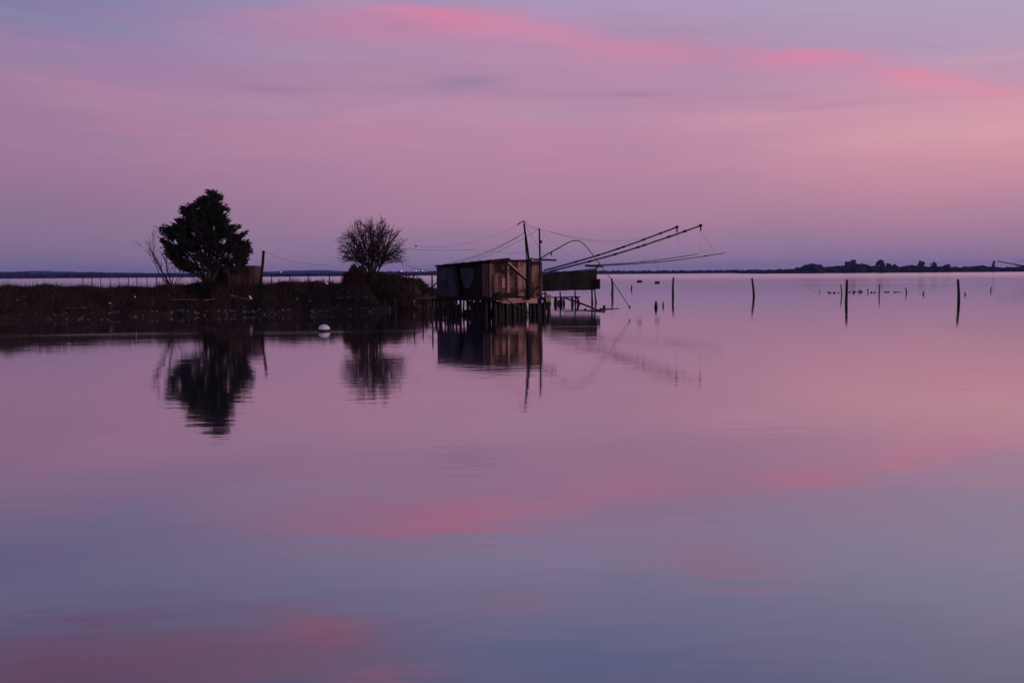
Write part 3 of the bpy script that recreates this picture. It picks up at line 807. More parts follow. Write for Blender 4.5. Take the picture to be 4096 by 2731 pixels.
# right wall: bare boards, patches, shadows set in as dark sheets, and a dark doorway post
xs_b = [1959, 1968, 1977, 1986, 1995, 2004, 2013, 2022, 2034, 2043, 2052, 2062, 2072, 2082, 2092, 2103, 2112, 2122, 2133, 2143, 2153, 2163]
for i in range(len(xs_b) - 1):
    x0, x1 = xs_b[i], xs_b[i+1] - 1
    top = 1049 if x0 < 2030 else 1044
    m = 'wood' if 2060 <= x0 < 2100 else 'wood_dark'
    if x0 < 1990: m = 'wood_dark'
    panel(B, uBC, nBC, x0, x1, top + ri(1), 1188 + ri(2), m, wallB, ri(.008), name='plank')
panel(B, uBC, nBC, 1962, 2000, 1100, 1168, 'wood', wallB, .062, .02, x0b=1972, x1b=1999, name='patch', y0r=1090)
panel(B, uBC, nBC, 2006, 2020, 1058, 1078, 'wood', wallB, .062, .02, name='patch')
panel(B, uBC, nBC, 2004, 2016, 1112, 1150, 'wood', wallB, .062, .02, name='patch')
panel(B, uBC, nBC, 1970, 2024, 1050, 1096, 'tar', wallB, .042, .018, x0b=1990, x1b=2022, name='shade_debris_patch')  # shadow on the upper left of this wall, laid on as a dark sheet
panel(B, uBC, nBC, 1964, 2004, 1140, 1187, 'tar', wallB, .042, .018, x0b=1960, x1b=2030, name='shade_debris_patch', y0r=1172)  # dark triangle of debris at the wall foot, as a flat sheet
panel(B, uBC, nBC, 2034, 2060, 1050, 1082, 'hut_dark', wallB, .042, .018, x0b=2036, x1b=2066, name='shade_debris_patch', y0r=1060)  # deep shadow on the wall, put in as a dark sheet
panel(B, uBC, nBC, 2034, 2058, 1100, 1150, 'wood_dark', wallB, .042, .018, name='patch')
panel(B, uBC, nBC, 2064, 2096, 1066, 1150, 'wood', wallB, .044, .018, x1b=2090, name='patch')
panel(B, uBC, nBC, 2126, 2154, 1060, 1130, 'wood', wallB, .042, .018, x0b=2124, name='patch', y0r=1064)
panel(B, uBC, nBC, 2124, 2156, 1046, 1058, 'hut_dark', wallB, .042, .018, name='shade_debris_patch')  # shadow along the wall top, put in as a dark strip
panel(B, uBC, nBC, 2026, 2032, 1052, 1186, 'deckwood', wallB, .03, .08, name='corner_post')
panel(B, uBC, nBC, 2157, 2164, 1044, 1200, 'wood_dark', wallB, .03, .08, name='corner_post')
panel(B, uBC, nBC, 1955, 1962, 1050, 1190, 'wood_dark', wallB, .02, .07, name='corner_post')
panel(B, uBC, nBC, 1985, 2130, 1184, 1190, 'tar', wallB, .05, .06, name='sill_beam')
# back walls, so that the hut is closed
for (p0, p1) in ((A, Dd), (Dd, Cc)):
    u = (p1 - p0).normalized(); L = (p1 - p0).length; k = int(L/.25)
    for i in range(k):
        a = p0 + u*(L*i/k); nn = Vector((-u.y, u.x, 0))
        MB().frame(a + Vector((0, 0, ZF - .05)) + u*.01, u*(L/k - .02), nn*.03, (0, 0, 1.85 + .15*rnd.random())).build('plank', 'tar', wallB)
# roof: main sheet with an overhang, lower one over the annex
def slab(pts, th, name, m, parent):
    vs = [Vector(p) for p in pts]; vs2 = [v + Vector((0, 0, th)) for v in vs]
    return MB().add(vs + vs2, [(3, 2, 1, 0), (4, 5, 6, 7), (0, 1, 5, 4), (1, 2, 6, 5), (2, 3, 7, 6), (3, 0, 4, 7)]).build(name, m, parent)
r0 = P(1736, 1067, 60.8); r1 = P(1962, 1044, 58.8); r2 = P(2033, 1036, 59.9)
back = uBC*3.4
roof = slab([r0, r1, r1 + back + Vector((0, 0, .02)), r0 + back + Vector((0, 0, -.05))], .07, 'roof', 'tar', hut)
MB().add([r1 + Vector((0, 0, .004)), r2 + nBC*.25, r2 + uBC*.02 + Vector((0, 0, -.16)), r1 + Vector((0, 0, -.12)), r1 + Vector((0, .05, .07)), r2 + Vector((0, .05, .07)), r2 + Vector((0, .05, -.1)), r1 + Vector((0, .05, -.05))],
         [(0, 3, 2, 1), (4, 5, 6, 7), (0, 1, 5, 4), (1, 2, 6, 5), (2, 3, 7, 6), (3, 0, 4, 7)]).build('fascia', 'tar', roof)
for k in range(7):                                           # battens along the roof sheet
    a = r0.lerp(r1, .05 + k*.15) + Vector((0, 0, .085)); MB().beam(a, a + back, .06, .03).build('batten', 'tar', roof)
e0 = P(2033, 1047, 60.2); e1 = P(2168, 1040, 62.1)
slab([e0 + nBC*.08, e1 + nBC*.08, e1 - nBC*2.6, e0 - nBC*2.6], .05, 'annex_roof', 'tar', hut)
# leaning board, its shadow as a dark strip, and clutter in front of the right wall
MB().beam(P(2034, 1050, 59.6), P(2113, 1120, 60.2), .13, .05, up=nBC).build('leaning_board_and_shadow', 'deckwood', hut)
MB().beam(P(2030, 1056, 59.7), P(2106, 1122, 60.3), .12, .04, up=nBC).build('leaning_board_and_shadow', 'tar', hut)  # dark strip standing in for the shadow the pale board casts
for (x0, y0, x1, y1, r, m) in ((2012, 1192, 2052, 1124, .03, 'tar'), (2066, 1130, 2072, 1222, .035, 'tar'), (2092, 1140, 2106, 1196, .03, 'wood_dark'), (1964, 1138, 2010, 1175, .05, 'tar'),
                               (1990, 1172, 2160, 1150, .03, 'tar'), (2030, 1180, 2130, 1158, .03, 'tar'), (2150, 1172, 2180, 1206, .04, 'tar'), (2128, 1178, 2158, 1142, .03, 'tar')):
    MB().tube([P(x0, y0, 59.3 + (x0 - 1958)*.012), P(x1, y1, 59.35 + (x1 - 1958)*.012)], r, 6).build('stick', m, hut)
panel(B, uBC, nBC, 1975, 2045, 1176, 1192, 'tar', hut, .28, .12, x0b=1960, x1b=2060, name='net_heap', y0r=1168)
# deck
def deck_pt(P0, u, nrm, px, off): 
    return P0 + u*on_wall(P0, u, nrm, px) + nrm*off
deck = slab([A - nBC*.0 + nAB*.25 - uAB*.2 + Vector((0, 0, .93)), B + nAB*.25 + nBC*.45 + Vector((0, 0, .93)), Cc + nBC*.45 + uBC*.3 + Vector((0, 0, .93)), Dd + uBC*.2 + Vector((0, 0, .93))], .09, 'deck', 'tar', hut)
for i, (x0, x1) in enumerate([(1984, 2040), (2041, 2082), (2083, 2126), (2160, 2180)]):
    y0, y1 = ((1193, 1211) if i < 3 else (1180, 1206))
    panel(B, uBC, nBC, x0, x1, y0, y1 + ri(1.5), 'deckwood', deck, .47 + .004*i, .04, name='fascia_board', y0r=y0 - 2)
panel(B, uBC, nBC, 1960, 2016, 1201, 1206, 'wood', deck, .52, .03, name='fascia_board')
MB().tube([P(2030, 1204, 59.0), P(2110, 1246, 58.6)], .03, 6).build('stick', 'wood_dark', deck)
# pilings, and boards added to blacken the space under the deck
def piling(x, y, r, top=.95, lean=None, parent=hut):
    l = lean if lean is not None else (rnd.uniform(-.06, .06), rnd.uniform(-.06, .06))
    pts = [(x + l[0], y + l[1], -.7), (x + l[0]*.7, y + l[1]*.7, .12), (x + l[0]*.4, y + l[1]*.4, top*.55), (x, y, top)]
    MB().tube(pts, [r*1.2, r*1.25, r, r*.9], 7).build('piling', 'wet', parent, True)
for px, r in ((1750, .09), (1762, .05), (1770, .07), (1783, .05), (1800, .09), (1806, .05), (1818, .07), (1831, .06), (1846, .08), (1872, .08), (1893, .09), (1905, .06), (1918, .1), (1934, .07), (1950, .1)):
    p = deck_pt(A, uAB, nAB, px, rnd.choice((.12, .15, .2))); piling(p.x, p.y, r)
for px, r in ((1966, .1), (1980, .08), (1994, .1), (2010, .1), (2024, .06), (2040, .1), (2056, .08), (2074, .1), (2086, .09), (2104, .09), (2118, .1), (2134, .1), (2148, .1), (2162, .09), (2176, .1)):
    p = deck_pt(B, uBC, nBC, px, rnd.choice((.30, .34, .38))); piling(p.x, p.y, r)
for i in range(36):
    s, t_ = rnd.uniform(.1, .95), rnd.uniform(.12, .95)
    p = A + dAB*s + dBC*t_; piling(p.x, p.y, rnd.uniform(.05, .09))
for x0, x1, y0, y1, P0, u, nn, off in ((1790, 1838, 1222, 1262, A, uAB, nAB, .02), (1748, 1836, 1236, 1244, A, uAB, nAB, .26), (1890, 1952, 1208, 1250, A, uAB, nAB, .05), (1962, 2030, 1215, 1258, B, uBC, nBC, .15),
                                       (2034, 2098, 1220, 1260, B, uBC, nBC, .12), (2110, 2172, 1212, 1256, B, uBC, nBC, .2), (1850, 1890, 1240, 1262, A, uAB, nAB, -.1)):
    panel(P0, u, nn, x0, x1, y0, y1, 'wet', hut, off, .04, x0b=x0 + ri(4), x1b=x1 + ri(4), name='dark_fill_board', y0r=y0 + ri(4))  # added dark boards that close the gaps below the deck
for i in range(26):
    if i < 11: P0, u, nn, px = A, uAB, nAB, rnd.uniform(1752, 1945)
    else: P0, u, nn, px = B, uBC, nBC, rnd.uniform(1962, 2168)
    if 1834 < px < 1868: continue
    y0 = rnd.uniform(1204, 1236); w = rnd.uniform(3, 13)
    panel(P0, u, nn, px, px + w, y0, min(1262, y0 + rnd.uniform(16, 48)), 'wet', hut, rnd.uniform(-.35, .16), .03, x0b=px + ri(7), x1b=px + w + ri(7), name='hanging_dark_fill', y0r=y0 + ri(6))  # more loose dark pieces, added to make the under-deck space solid black
for x0, y0, x1, y1 in ((1752, 1256, 1800, 1212), (1868, 1206, 1904, 1256), (1960, 1252, 2014, 1212), (2060, 1210, 2112, 1250), (2136, 1254, 2172, 1210)):
    MB().tube([P(x0, y0, 60.3), P(x1, y1, 60.3)], .035, 6).build('brace', 'wet', hut)
# mast columns
a = P(2113, 1200, 60.2); a.z = .9; m0 = P(2116, 1036, 60.2); m1 = P(2095, 893, 60.2)
t = thing('mast', a, 'tall dark mast leaning left before the nearer hut, taller of the two masts', 'mast')
MB().tube([a, P(2112, 1120, 60.2), m0], [.15, .15, .14], 8).build('column', 'tar', t, True)
MB().tube([m0 - Vector((0, 0, .2)), m0.lerp(m1, .5), m1], [.075, .065, .055], 7).build('pole', 'tar', t, True)
MB().tube([P(2106, 1040, 60.3), P(2100, 950, 60.25)], .035, 5).build('stay_pole', 'tar', t)
MB().tube([P(2070, 899, 60.2), P(2082, 890, 60.2), P(2095, 885, 60.2), P(2106, 892, 60.2)], [.05, .03, .05, .02], 6).build('head_hook', 'tar', t)
b0 = P(2160, 1200, 63.2); b0.z = .9
t = thing('mast', b0, 'thin straight mast at the right corner of the nearer hut, shorter of the two', 'mast')
m2 = P(2157, 914, 63.2)
MB().tube([b0, P(2160, 1040, 63.2), m2], [.06, .06, .05], 7).build('pole', 'tar', t, True)
MB().lathe(P(2162, 967, 63.2), [(.07, -.10), (.11, -.03), (.11, .04), (.05, .10)], 8).build('pulley', 'tar', t)
beam = thing('roof_beam', P(2120, 1036, 60.9), 'dark horizontal beam sticking out right from the top of the nearer hut', 'beam')
MB().beam(P(2112, 1037, 60.9), P(2226, 1041, 60.9), .14, .11).build('timber', 'tar', beam)
MB().lathe(P(2128, 1040, 60.75), [(.05, -.10), (.10, -.06), (.10, .03), (.04, .08)], 10).build('winch_drum', 'wood', beam)
MB().beam(P(2122, 1032, 60.8), P(2140, 1040, 60.8), .09, .09).build('bracket', 'wood_dark', beam)

# flexible rod arching over to the right
arc = [(2160, 1036), (2190, 1016), (2230, 995), (2262, 976), (2284, 965), (2302, 962), (2318, 964), (2336, 976), (2356, 1000), (2392, 1046), (2440, 1110), (2484, 1176), (2518, 1227)]
t = thing('bent_rod', P(2160, 1036, 61.6), 'long flexible rod arching up from the hut and down towards the water', 'rod')
MB().tube([P(x, y, 61.6 - i*.12) for i, (x, y) in enumerate(arc)], [.045, .045, .04, .04, .035, .035, .03, .03, .026, .024, .022, .022, .022], 6).build('rod', 'metal', t, True)
MB().lathe(P(2518, 1228, 60.1), [(.02, -.10), (.06, -.06), (.06, .02), (.02, .08)], 7).build('float', 'tar', t)
MB().beam(P(2204, 1008, 61.4), P(2206, 1022, 61.4), .08, .06).build('bracket', 'tar', t)
r_ = MB().tube([P(2207, 1020, 61.4), P(2222, 1040, 61.0)], .008, 4).build('tie', 'rope', t)

# ------------------------------------------------------------------ farther hut with its booms
HD = 82.0
c0 = P(2160, 1165, HD); c1 = P(2396, 1155, HD)
hut2 = thing('net_hut', Vector(((c0.x + c1.x)/2, HD, 0)), 'small dark box shaped hut on thin stilts behind the nearer hut', 'hut')
n = 13
tops = lambda px: 1101 - (px - 2160)*.108
bots = lambda px: 1166 - (px - 2160)*.045
for k in range(n):
    x0 = 2160 + (2388 - 2160)*k/n; x1 = 2160 + (2388 - 2160)*(k+1)/n - .35
    vs = [P(x0, bots(x0), HD), P(x1, bots(x1), HD), P(x1, tops(x1), HD), P(x0, tops(x0), HD)]
    off = ri(.012)
    vs = [v + Vector((0, off, 0)) for v in vs]; vs += [v + Vector((0, .04, 0)) for v in vs]
    MB().add(vs, [(0, 1, 2, 3), (7, 6, 5, 4), (0, 4, 5, 1), (1, 5, 6, 2), (2, 6, 7, 3), (3, 7, 4, 0)]).build('plank', 'hut_dark', hut2)
zlo, zhl, zhr = P(2160, 1166, HD).z, P(2160, 1101, HD).z, P(2388, 1076, HD).z
slab([P(2156, 1102, HD - .12), P(2392, 1075, HD - .12), P(2392, 1075, HD - .12) + Vector((0, 2.6, .0)), P(2156, 1102, HD - .12) + Vector((0, 2.6, 0))], .06, 'roof', 'tar', hut2)
slab([P(2160, 1166, HD - .05), P(2400, 1156, HD - .05), P(2400, 1156, HD - .05) + Vector((0, 2.5, 0)), P(2160, 1166, HD - .05) + Vector((0, 2.5, 0))], .08, 'floor_beam', 'tar', hut2)
pr = P(2388, 1156, HD)
MB().frame(pr + Vector((-.04, .04, .05)), (.03, 0, 0), (0, 2.4, 0), (0, 0, zhr - pr.z - .08)).build('side_wall', 'hut_dark', hut2)
pl = P(2160, 1166, HD)
MB().frame(pl + Vector((0, .05, .05)), (.03, 0, 0), (0, 2.4, 0), (0, 0, zhl - pl.z - .08)).build('side_wall', 'hut_dark', hut2)
MB().frame(pl + Vector((0.03, 2.42, .05)), (c1.x - c0.x - .2, 0, 0), (0, .03, 0), (0, 0, zhl - pl.z - .1)).build('back_wall', 'hut_dark', hut2)
slab([P(2384, 1156, HD - .25), P(2401, 1154, HD - .25), P(2401, 1154, HD + .5), P(2384, 1156, HD + .5)], .80, 'end_box', 'hut_dark', hut2)
MB().beam(P(2170, 1130, HD - .05), P(2388, 1118, HD - .05), .03, .07).build('rail', 'tar', hut2)
MB().beam(P(2170, 1190, HD - .6), P(2321, 1187, HD - .6), .30, .09).build('walkway', 'tar', hut2)
MB().beam(P(2160, 1176, HD - .3), P(2190, 1174, HD - .3), .30, .09).build('walkway', 'tar', hut2)
def leg(px, top, dd, r, lean=0.0, parent=hut2):
    a = P(px, top, HD + dd)
    MB().tube([(a.x + lean, a.y, -.6), (a.x + lean*.8, a.y, .02), (a.x + lean*.5, a.y, .35), tuple(a)], [r*1.2, r*1.5, r*1.1, r*.9], 7).build('stilt', 'wet', parent, True)
for px, top, dd, r, ln in ((2184, 1190, -.6, .06, .05), (2194, 1190, -.5, .09, .12), (2222, 1190, -.6, .13, .02), (2240, 1165, .1, .06, .06), (2246, 1190, -.5, .07, 0), (2254, 1190, -.7, .07, .05), (2288, 1189, -.6, .09, .04),
                           (2306, 1188, -.6, .09, .22), (2367, 1156, .1, .07, .05), (2378, 1156, 1.6, .06, .16), (2180, 1166, 2.2, .07, 0), (2300, 1160, 2.3, .06, .05), (2232, 1203, -1.1, .06, .1)):
    leg(px, top, dd, r, ln)
for i in range(9):      # hanging scraps of net below the floor
    px = 2250 + i*15 + ri(5); a = P(px, 1160, HD + .3)
    MB().tube([a, a + Vector((ri(.06), 0, -rnd.uniform(.15, .45)))], .012, 3).build('net_scrap', 'rope', hut2)
ldr = tag(MB().tube([P(2262, 1192, 78.5), P(2330, 1216, 73.0), P(2412, 1249, 63.8)], [.07, .07, .06], 7).build('fallen_pole', 'tar', base=P(2262, 1192, 78.5)), 'long slanting pole dipping into the water from the walkway of the farther hut', 'pole')
lg = G(2400, 1238); lg2 = G(2476, 1234)
tag(MB().tube([lg, lg.lerp(lg2, .3), lg2], [.10, .06, .03], 7).build('floating_log', 'wet', base=lg), 'thin log floating right of the farther hut', 'log')
stake(2417, 1221, 69.0, .09, 'short stub sticking up through the floating log', .02, .0)
stake(2346, 1238, 68.0, .10, 'squat dark stump in the water below the farther hut', .05, -.06)

def boom(b0, b1, D0, D1, r, label, clamps, tips=True):
    a, b = P(*b0, D0), P(*b1, D1)
    t = thing('net_boom', a, label, 'boom', 'lift net booms')
    k = 10; pts = [a.lerp(b, i/k) - Vector((0, 0, .25*math.sin(math.pi*i/k)*(b-a).length/14)) for i in range(k+1)]
    MB().tube(pts, [r*(1.1 - .25*i/k) for i in range(k+1)], 7).build('pole', 'metal', t, True)
    d = (b - a).normalized()
    for s in clamps:
        f = s*k; i0 = min(int(f), k-1); p = pts[i0].lerp(pts[i0+1], f - i0)
        MB().tube([p - d*.16, p - d*.05, p + d*.05, p + d*.16], [r*1.05, r*1.25, r*1.25, r*1.05], 7).build('clamp', 'tar', t)
    if tips:
        MB().beam(b - d*.12, b + d*.10, r*2.6, r*2.6).build('tip_block', 'tar', t)
        MB().beam(b, b - Vector((0, 0, .42)), .09, .12).build('pulley', 'tar', t)
    return a, b, pts
bA = boom((2176, 1082), (2708, 908), 82.5, 78.5, .068, 'upper left of the two thick booms rising right from the farther hut', (.25, .42, .57, .61, .76, .88))
bB = boom((2196, 1086), (2803, 902), 81.6, 77.5, .072, 'longest thick boom rising right from the farther hut, its tip farthest right and highest', (.28, .45, .6, .64, .80, .9))
bC = boom((2345, 1062), (2793, 1016), 86.0, 88.0, .04, 'upper of the two thin low booms right of the bent rod', (.5,), False)
bD = boom((2390, 1063), (2898, 1012), 84.0, 86.0, .042, 'lower of the two thin low booms right of the bent rod', (.45, .85), False)
tag(MB().beam(P(2340, 1062, 85), P(2412, 1066, 85), .10, .18).build('boom_cradle', 'tar', base=P(2376, 1066, 85)), 'dark cradle block on the roof edge of the farther hut where the thin booms start', 'block')
tag(MB().beam(P(2385, 1076, 83), P(2396, 1058, 84.6), .08, .10).build('cradle_bracket', 'tar', base=P(2390, 1066, 84)), 'small bracket between the farther hut roof and the boom cradle', 'bracket')
for s, pts in ((.27, bA[2]), (.42, bB[2])):
    pass
def rope(a, b, s, label, r=.008, name='rope'):
    return tag(MB().tube(sag(a, b, s), r*.8, 4).build(name, 'rope', base=a), label, 'rope', 'ropes of the lift net rig')
rope(P(2803, 915, 77.5), P(2802, 1018, 82), .0, 'vertical rope hanging from the tip of the longest boom', .006)
rope(P(2806, 930, 77.5), P(2864, 1012, 85.6), .0, 'slanting rope from the longest boom tip down to the lower thin boom', .010)
rope(P(2708, 920, 78.5), P(2710, 1022, 86.5), .0, 'vertical rope hanging from the tip of the upper left boom', .006)
rope(P(2712, 960, 79), P(2780, 1012, 87), .1, 'slanting rope between the upper left boom and the upper thin boom', .006)
rope(P(2418, 1018, 80), P(2416, 1062, 84.5), .0, 'short rope hanging from the middle of the longest boom', .008)
rope(P(2418, 1060, 84.5), P(2690, 935, 78.5), .5, 'faint slack rope from the boom cradle up to the upper left boom tip', .005)
rope(m1, P(2700, 915, 78.5), 1.0, 'long slack rope from the tall mast top to the upper left boom tip', .009)
rope(m2, P(2795, 908, 77.5), 1.1, 'long slack rope from the short mast top to the longest boom tip', .008)
rope(m2, P(2300, 1030, 80), .2, 'rope from the short mast top down towards the boom feet', .008)
rope(m1, P(2190, 1040, 62), .05, 'rope from the tall mast top slanting right behind the short mast', .010)
rope(m1, m2, .12, 'short rope joining the two mast tops', .009)
rope(m2, P(1640, 1078, 67), .75, 'rope from the short mast top slanting left past the hut roof', .013)
rope(P(2100, 930, 60.3), P(1742, 1064, 60.9), .30, 'thick sagging rope from the tall mast to the left roof corner', .018)
rope(P(2098, 930, 60.4), P(1770, 1062, 60.9), .36, 'second sagging rope close below the thick one over the hut roof', .012)
rope(P(2072, 900, 60.2), P(1660, 984, 64), .5, 'faint rope from the mast hook left to the wire float', .006)
rope(P(1590, 992, 66), P(1900, 997, 62), .12, 'level rope running right from the round leafless tree', .011)
rope(P(1900, 997, 62), P(2104, 1010, 60.3), .1, 'faint rope between the level rope and the tall mast foot', .006)
rope(P(1595, 1048, 66.5), P(1745, 1086, 61.2), .12, 'rope from the round leafless tree down to the left hut wall', .014)
tag(MB().lump(P(1664, 985, 64), (.09, .05, .045), 3, .15).build('wire_float', 'tar', base=P(1664, 985, 64)), 'small dark float on the level rope right of the leafless tree', 'float')

# weights hanging from the net ropes
for px, py, lab in ((2558, 1126, 'left of two dark weights hanging above the water'), (2629, 1131, 'right of two dark weights hanging above the water')):
    p = P(px, py, 85.0)
    t = thing('hanging_weight', p, lab, 'weight', 'hanging net weights')
    blk = MB().lathe((0, 0, 0), [(.09, -.21), (.115, -.16), (.12, 0), (.115, .16), (.09, .21)], 12)
    blk.v = [(p.x + z, p.y + y, p.z + x) for x, y, z in blk.v]
    blk.build('block', 'black', t, True)
    for sx in (-.18, .1):
        MB().tube([p + Vector((sx, 0, .1)), P(px + 3, py - 60, 85.6)], .0045, 3).build('hanger', 'rope', t)
    top = P(px + 3, py - 60, 85.6)
    rope(top, top.lerp(bD[1], .0) + Vector((0, .2, P(px, 1046, 85.8).z - top.z)), 0, 'thin line carrying the ' + lab.replace('above the water', '').strip(), .0045)

# ------------------------------------------------------------------ mooring posts
stake(2447, 1113, 118.0, .115, 'bent dark post in the water right behind the bent rod', .0, .10, collar=.1)
stake(2624, 1204, 71.0, .075, 'short stub with a swollen waterline below the right hanging weight', .0, .0, collar=.7)
stake(2694, 1110, 104.0, .105, 'slightly curved tall post right of the hanging weights', .0, -.07)
stake(3008, 1113, 99.0, .105, 'tall curved post standing alone in the middle of the right half', -.18, .04)
stake(3388, 1119, 80.0, .105, 'thick tall post at the left end of the row of stubs', .05, .02)
stake(3832, 1117, 78.0, .105, 'thick tall post nearest the right picture edge', -.08, .03)
stake(3363, 1137, 103.0, .06, 'thin post just left of the thick post by the stubs', -.10, .03)
stake(3519, 1137, 103.0, .06, 'thin straight post in the middle of the row of stubs', .05, .0)
stake(3622, 1150, 110.0, .065, 'thin post at the right end of the row of stubs', -.08, .04)
stake(3698, 1165, 104.0, .07, 'short crooked post between the stubs and the rightmost thick post', .06, -.10)
stake(3860, 1170, 101.0, .07, 'short post close to the right of the rightmost thick post', .0, .03)
stake(3967, 1147, 118.0, .06, 'crooked short post right of the rightmost thick post', .0, -.12)
stake(3916, 1165, 120.0, .05, 'tiny dark stub left of the crooked short post at right', .0, .0)
stake(4013, 1166, 120.0, .06, 'tiny dark stub right of the crooked short post at right', .0, .0)
stake(3279, 1160, 121.0, .04, 'thin short stake at the far left of the row of stubs', .0, .0)
stake(3262, 1166, 121.0, .07, 'tiny rounded stub left of the thin short stake', .0, .0)
stake(2652, 1207, 74.0, .05, 'small thin stub right of the stub with swollen waterline', .0, .02)
stake(2526, 1141, 150.0, .10, 'small faint stub below left of the left hanging weight', .05, .05)
q = random.Random(77)
for px, top in ((3311, 1168), (3316, 1167), (3322, 1170), (3333, 1170), (3345, 1171), (3357, 1171), (3375, 1172), (3395, 1169), (3401, 1168), (3412, 1166), (3419, 1163), (3436, 1164), (3443, 1161), (3447, 1166), (3459, 1172),
                (3470, 1155), (3489, 1168), (3501, 1168), (3511, 1170), (3532, 1168), (3545, 1167), (3550, 1170), (3557, 1168), (3574, 1169), (3581, 1171), (3586, 1169), (3598, 1167), (3608, 1168), (3632, 1172)):
    stake(px, top, 117 + q.uniform(-3, 3), q.uniform(.06, .13), 'dark stub in the low row of broken stakes across the water at right', q.uniform(-.12, .12), q.uniform(-.05, .05), group='row of broken stakes')
for px, y0, x1, y1 in ((3410, 1158, 3418, 1172), (3437, 1157, 3448, 1174)):
    a = P(px, y0, 117); b = P(x1, y1 + 6, 117)
    tag(MB().tube([b, a], [.10, .03], 6).build('leaning_stake', 'wet', base=b), ('left' if px < 3420 else 'right') + ' of two stakes leaning left among the low row of stubs', 'stake')

# ------------------------------------------------------------------ buoy
bp = G(1297, 1324)
t = thing('buoy', bp, 'white rounded buoy floating before the bank', 'buoy')
dome = MB().lathe(bp, [(.245, .075), (.265, .10), (.262, .13), (.24, .175), (.195, .225), (.13, .27), (.06, .295), (.01, .30)], 24)
dome.v = [(x + .05*max(0, z - .1)*-1.0, y, z) for x, y, z in dome.v]
dome.build('dome', 'white', t, True)
MB().lathe(bp, [(.18, -.12), (.215, -.02), (.225, .04), (.22, .086)], 24).build('collar', 'black', t, True)
MB().tube([bp + Vector((.20, -.05, .16)), bp + Vector((.27, -.06, .20)), bp + Vector((.285, -.06, .15))], .012, 5).build('ring', 'black', t)

# ------------------------------------------------------------------ far shores
def clumps(name, label, prof, D, seed, step=7.0, thick=30.0, base_px=None, jag=.28):
    q = random.Random(seed); xs_, ys_ = zip(*prof); mb = MB()
    px = xs_[0]
    while px < xs_[-1]:
        top = np.interp(px, xs_, ys_) + q.uniform(-2.0, 3.0)
        p = P(px, top, D); h = max(p.z, 1.5)
        w = h*q.uniform(.45, .95)
        mb.lump((p.x, D + q.uniform(-thick/2, thick/2), h*.42), (w, w, h*.58), q.randrange(9999), jag, n=8, m=5)
        px += step*q.uniform(.5, 1.4)*max(.5, w/6)
    o = mb.build(name, 'far')
    return tag(o, label, 'wood', kind='stuff')
def shore(name, x0, x1, D, z, seed, label):
    q = random.Random(seed); a = P(x0, 1090, D).x; b = P(x1, 1090, D).x; mb = MB(); k = 60
    for i in range(k+1):
        x = a + (b-a)*i/k
        for dy, zz in ((-12 + q.uniform(-6, 6), -.3), (0, z), (110, z), (190, -.3)): mb.v.append((x, D + dy, zz))
    for i in range(k):
        for j in range(3): mb.f.append((i*4+j, i*4+4+j, i*4+5+j, i*4+1+j))
    return tag(mb.build(name, 'far'), label, kind='structure')
shore('far_shore', -600, 3250, 1900, 1.2, 1, 'low far shore along the horizon')
shore('far_shore', 3050, 4700, 1250, 1.0, 2, 'nearer wooded shore at the right horizon')
clumps('far_wood', 'long dark tree line on the left horizon', [(-600, 1092), (0, 1092), (60, 1089), (110, 1096), (300, 1093), (380, 1090), (420, 1096), (640, 1095), (900, 1094), (1300, 1093), (1400, 1092)], 1900, 3, 5.0, 80)
clumps('far_wood', 'thin dark tree line on the horizon behind the hut and posts', [(1400, 1089), (1700, 1086), (2100, 1086), (2500, 1083), (2800, 1082), (3100, 1079), (3250, 1077)], 1900, 4, 5.0, 80)
clumps('far_wood', 'dark wood on the nearer shore at the right horizon', [(3050, 1083), (3130, 1080), (3195, 1077), (3212, 1066), (3228, 1060), (3250, 1059), (3268, 1064), (3290, 1070), (3320, 1067), (3350, 1064), (3380, 1062), (3400, 1062), (3425, 1056), (3455, 1057),
       (3475, 1060), (3495, 1068), (3515, 1064), (3560, 1064), (3600, 1069), (3640, 1062), (3680, 1066), (3720, 1068), (3760, 1066), (3820, 1070), (3860, 1068), (3890, 1063), (3930, 1066), (3960, 1068), (4020, 1070), (4096, 1068), (4500, 1066), (4700, 1070)], 1250, 6, 4.0, 30)
# hills behind, a fainter line
def ridge(name, x0, x1, ys, D, seed, label):
    q = random.Random(seed); mb = MB(); k = 90; a = P(x0, 1090, D).x; b = P(x1, 1090, D).x; xs_, yy = zip(*ys)
    for i in range(k+1):
        px = x0 + (x1-x0)*i/k; top = max(P(px, np.interp(px, xs_, yy) + q.uniform(-1, 1), D).z, 2.0); x = a + (b-a)*i/k
        mb.v += [(x, D, -.5), (x, D + 60, top*.8), (x, D + 140, top), (x, D + 400, -.5)]
    for i in range(k):
        for j in range(3): mb.f.append((i*4+j, i*4+4+j, i*4+5+j, i*4+1+j))
    return tag(mb.build(name, 'far', smooth=True), label, kind='structure')
ridge('far_hills', -700, 1450, [(-700, 1085), (0, 1087), (90, 1083), (250, 1087), (600, 1092), (900, 1092), (1100, 1083), (1250, 1079), (1380, 1085), (1450, 1088)], 4600, 1, 'faint low hills on the left horizon')

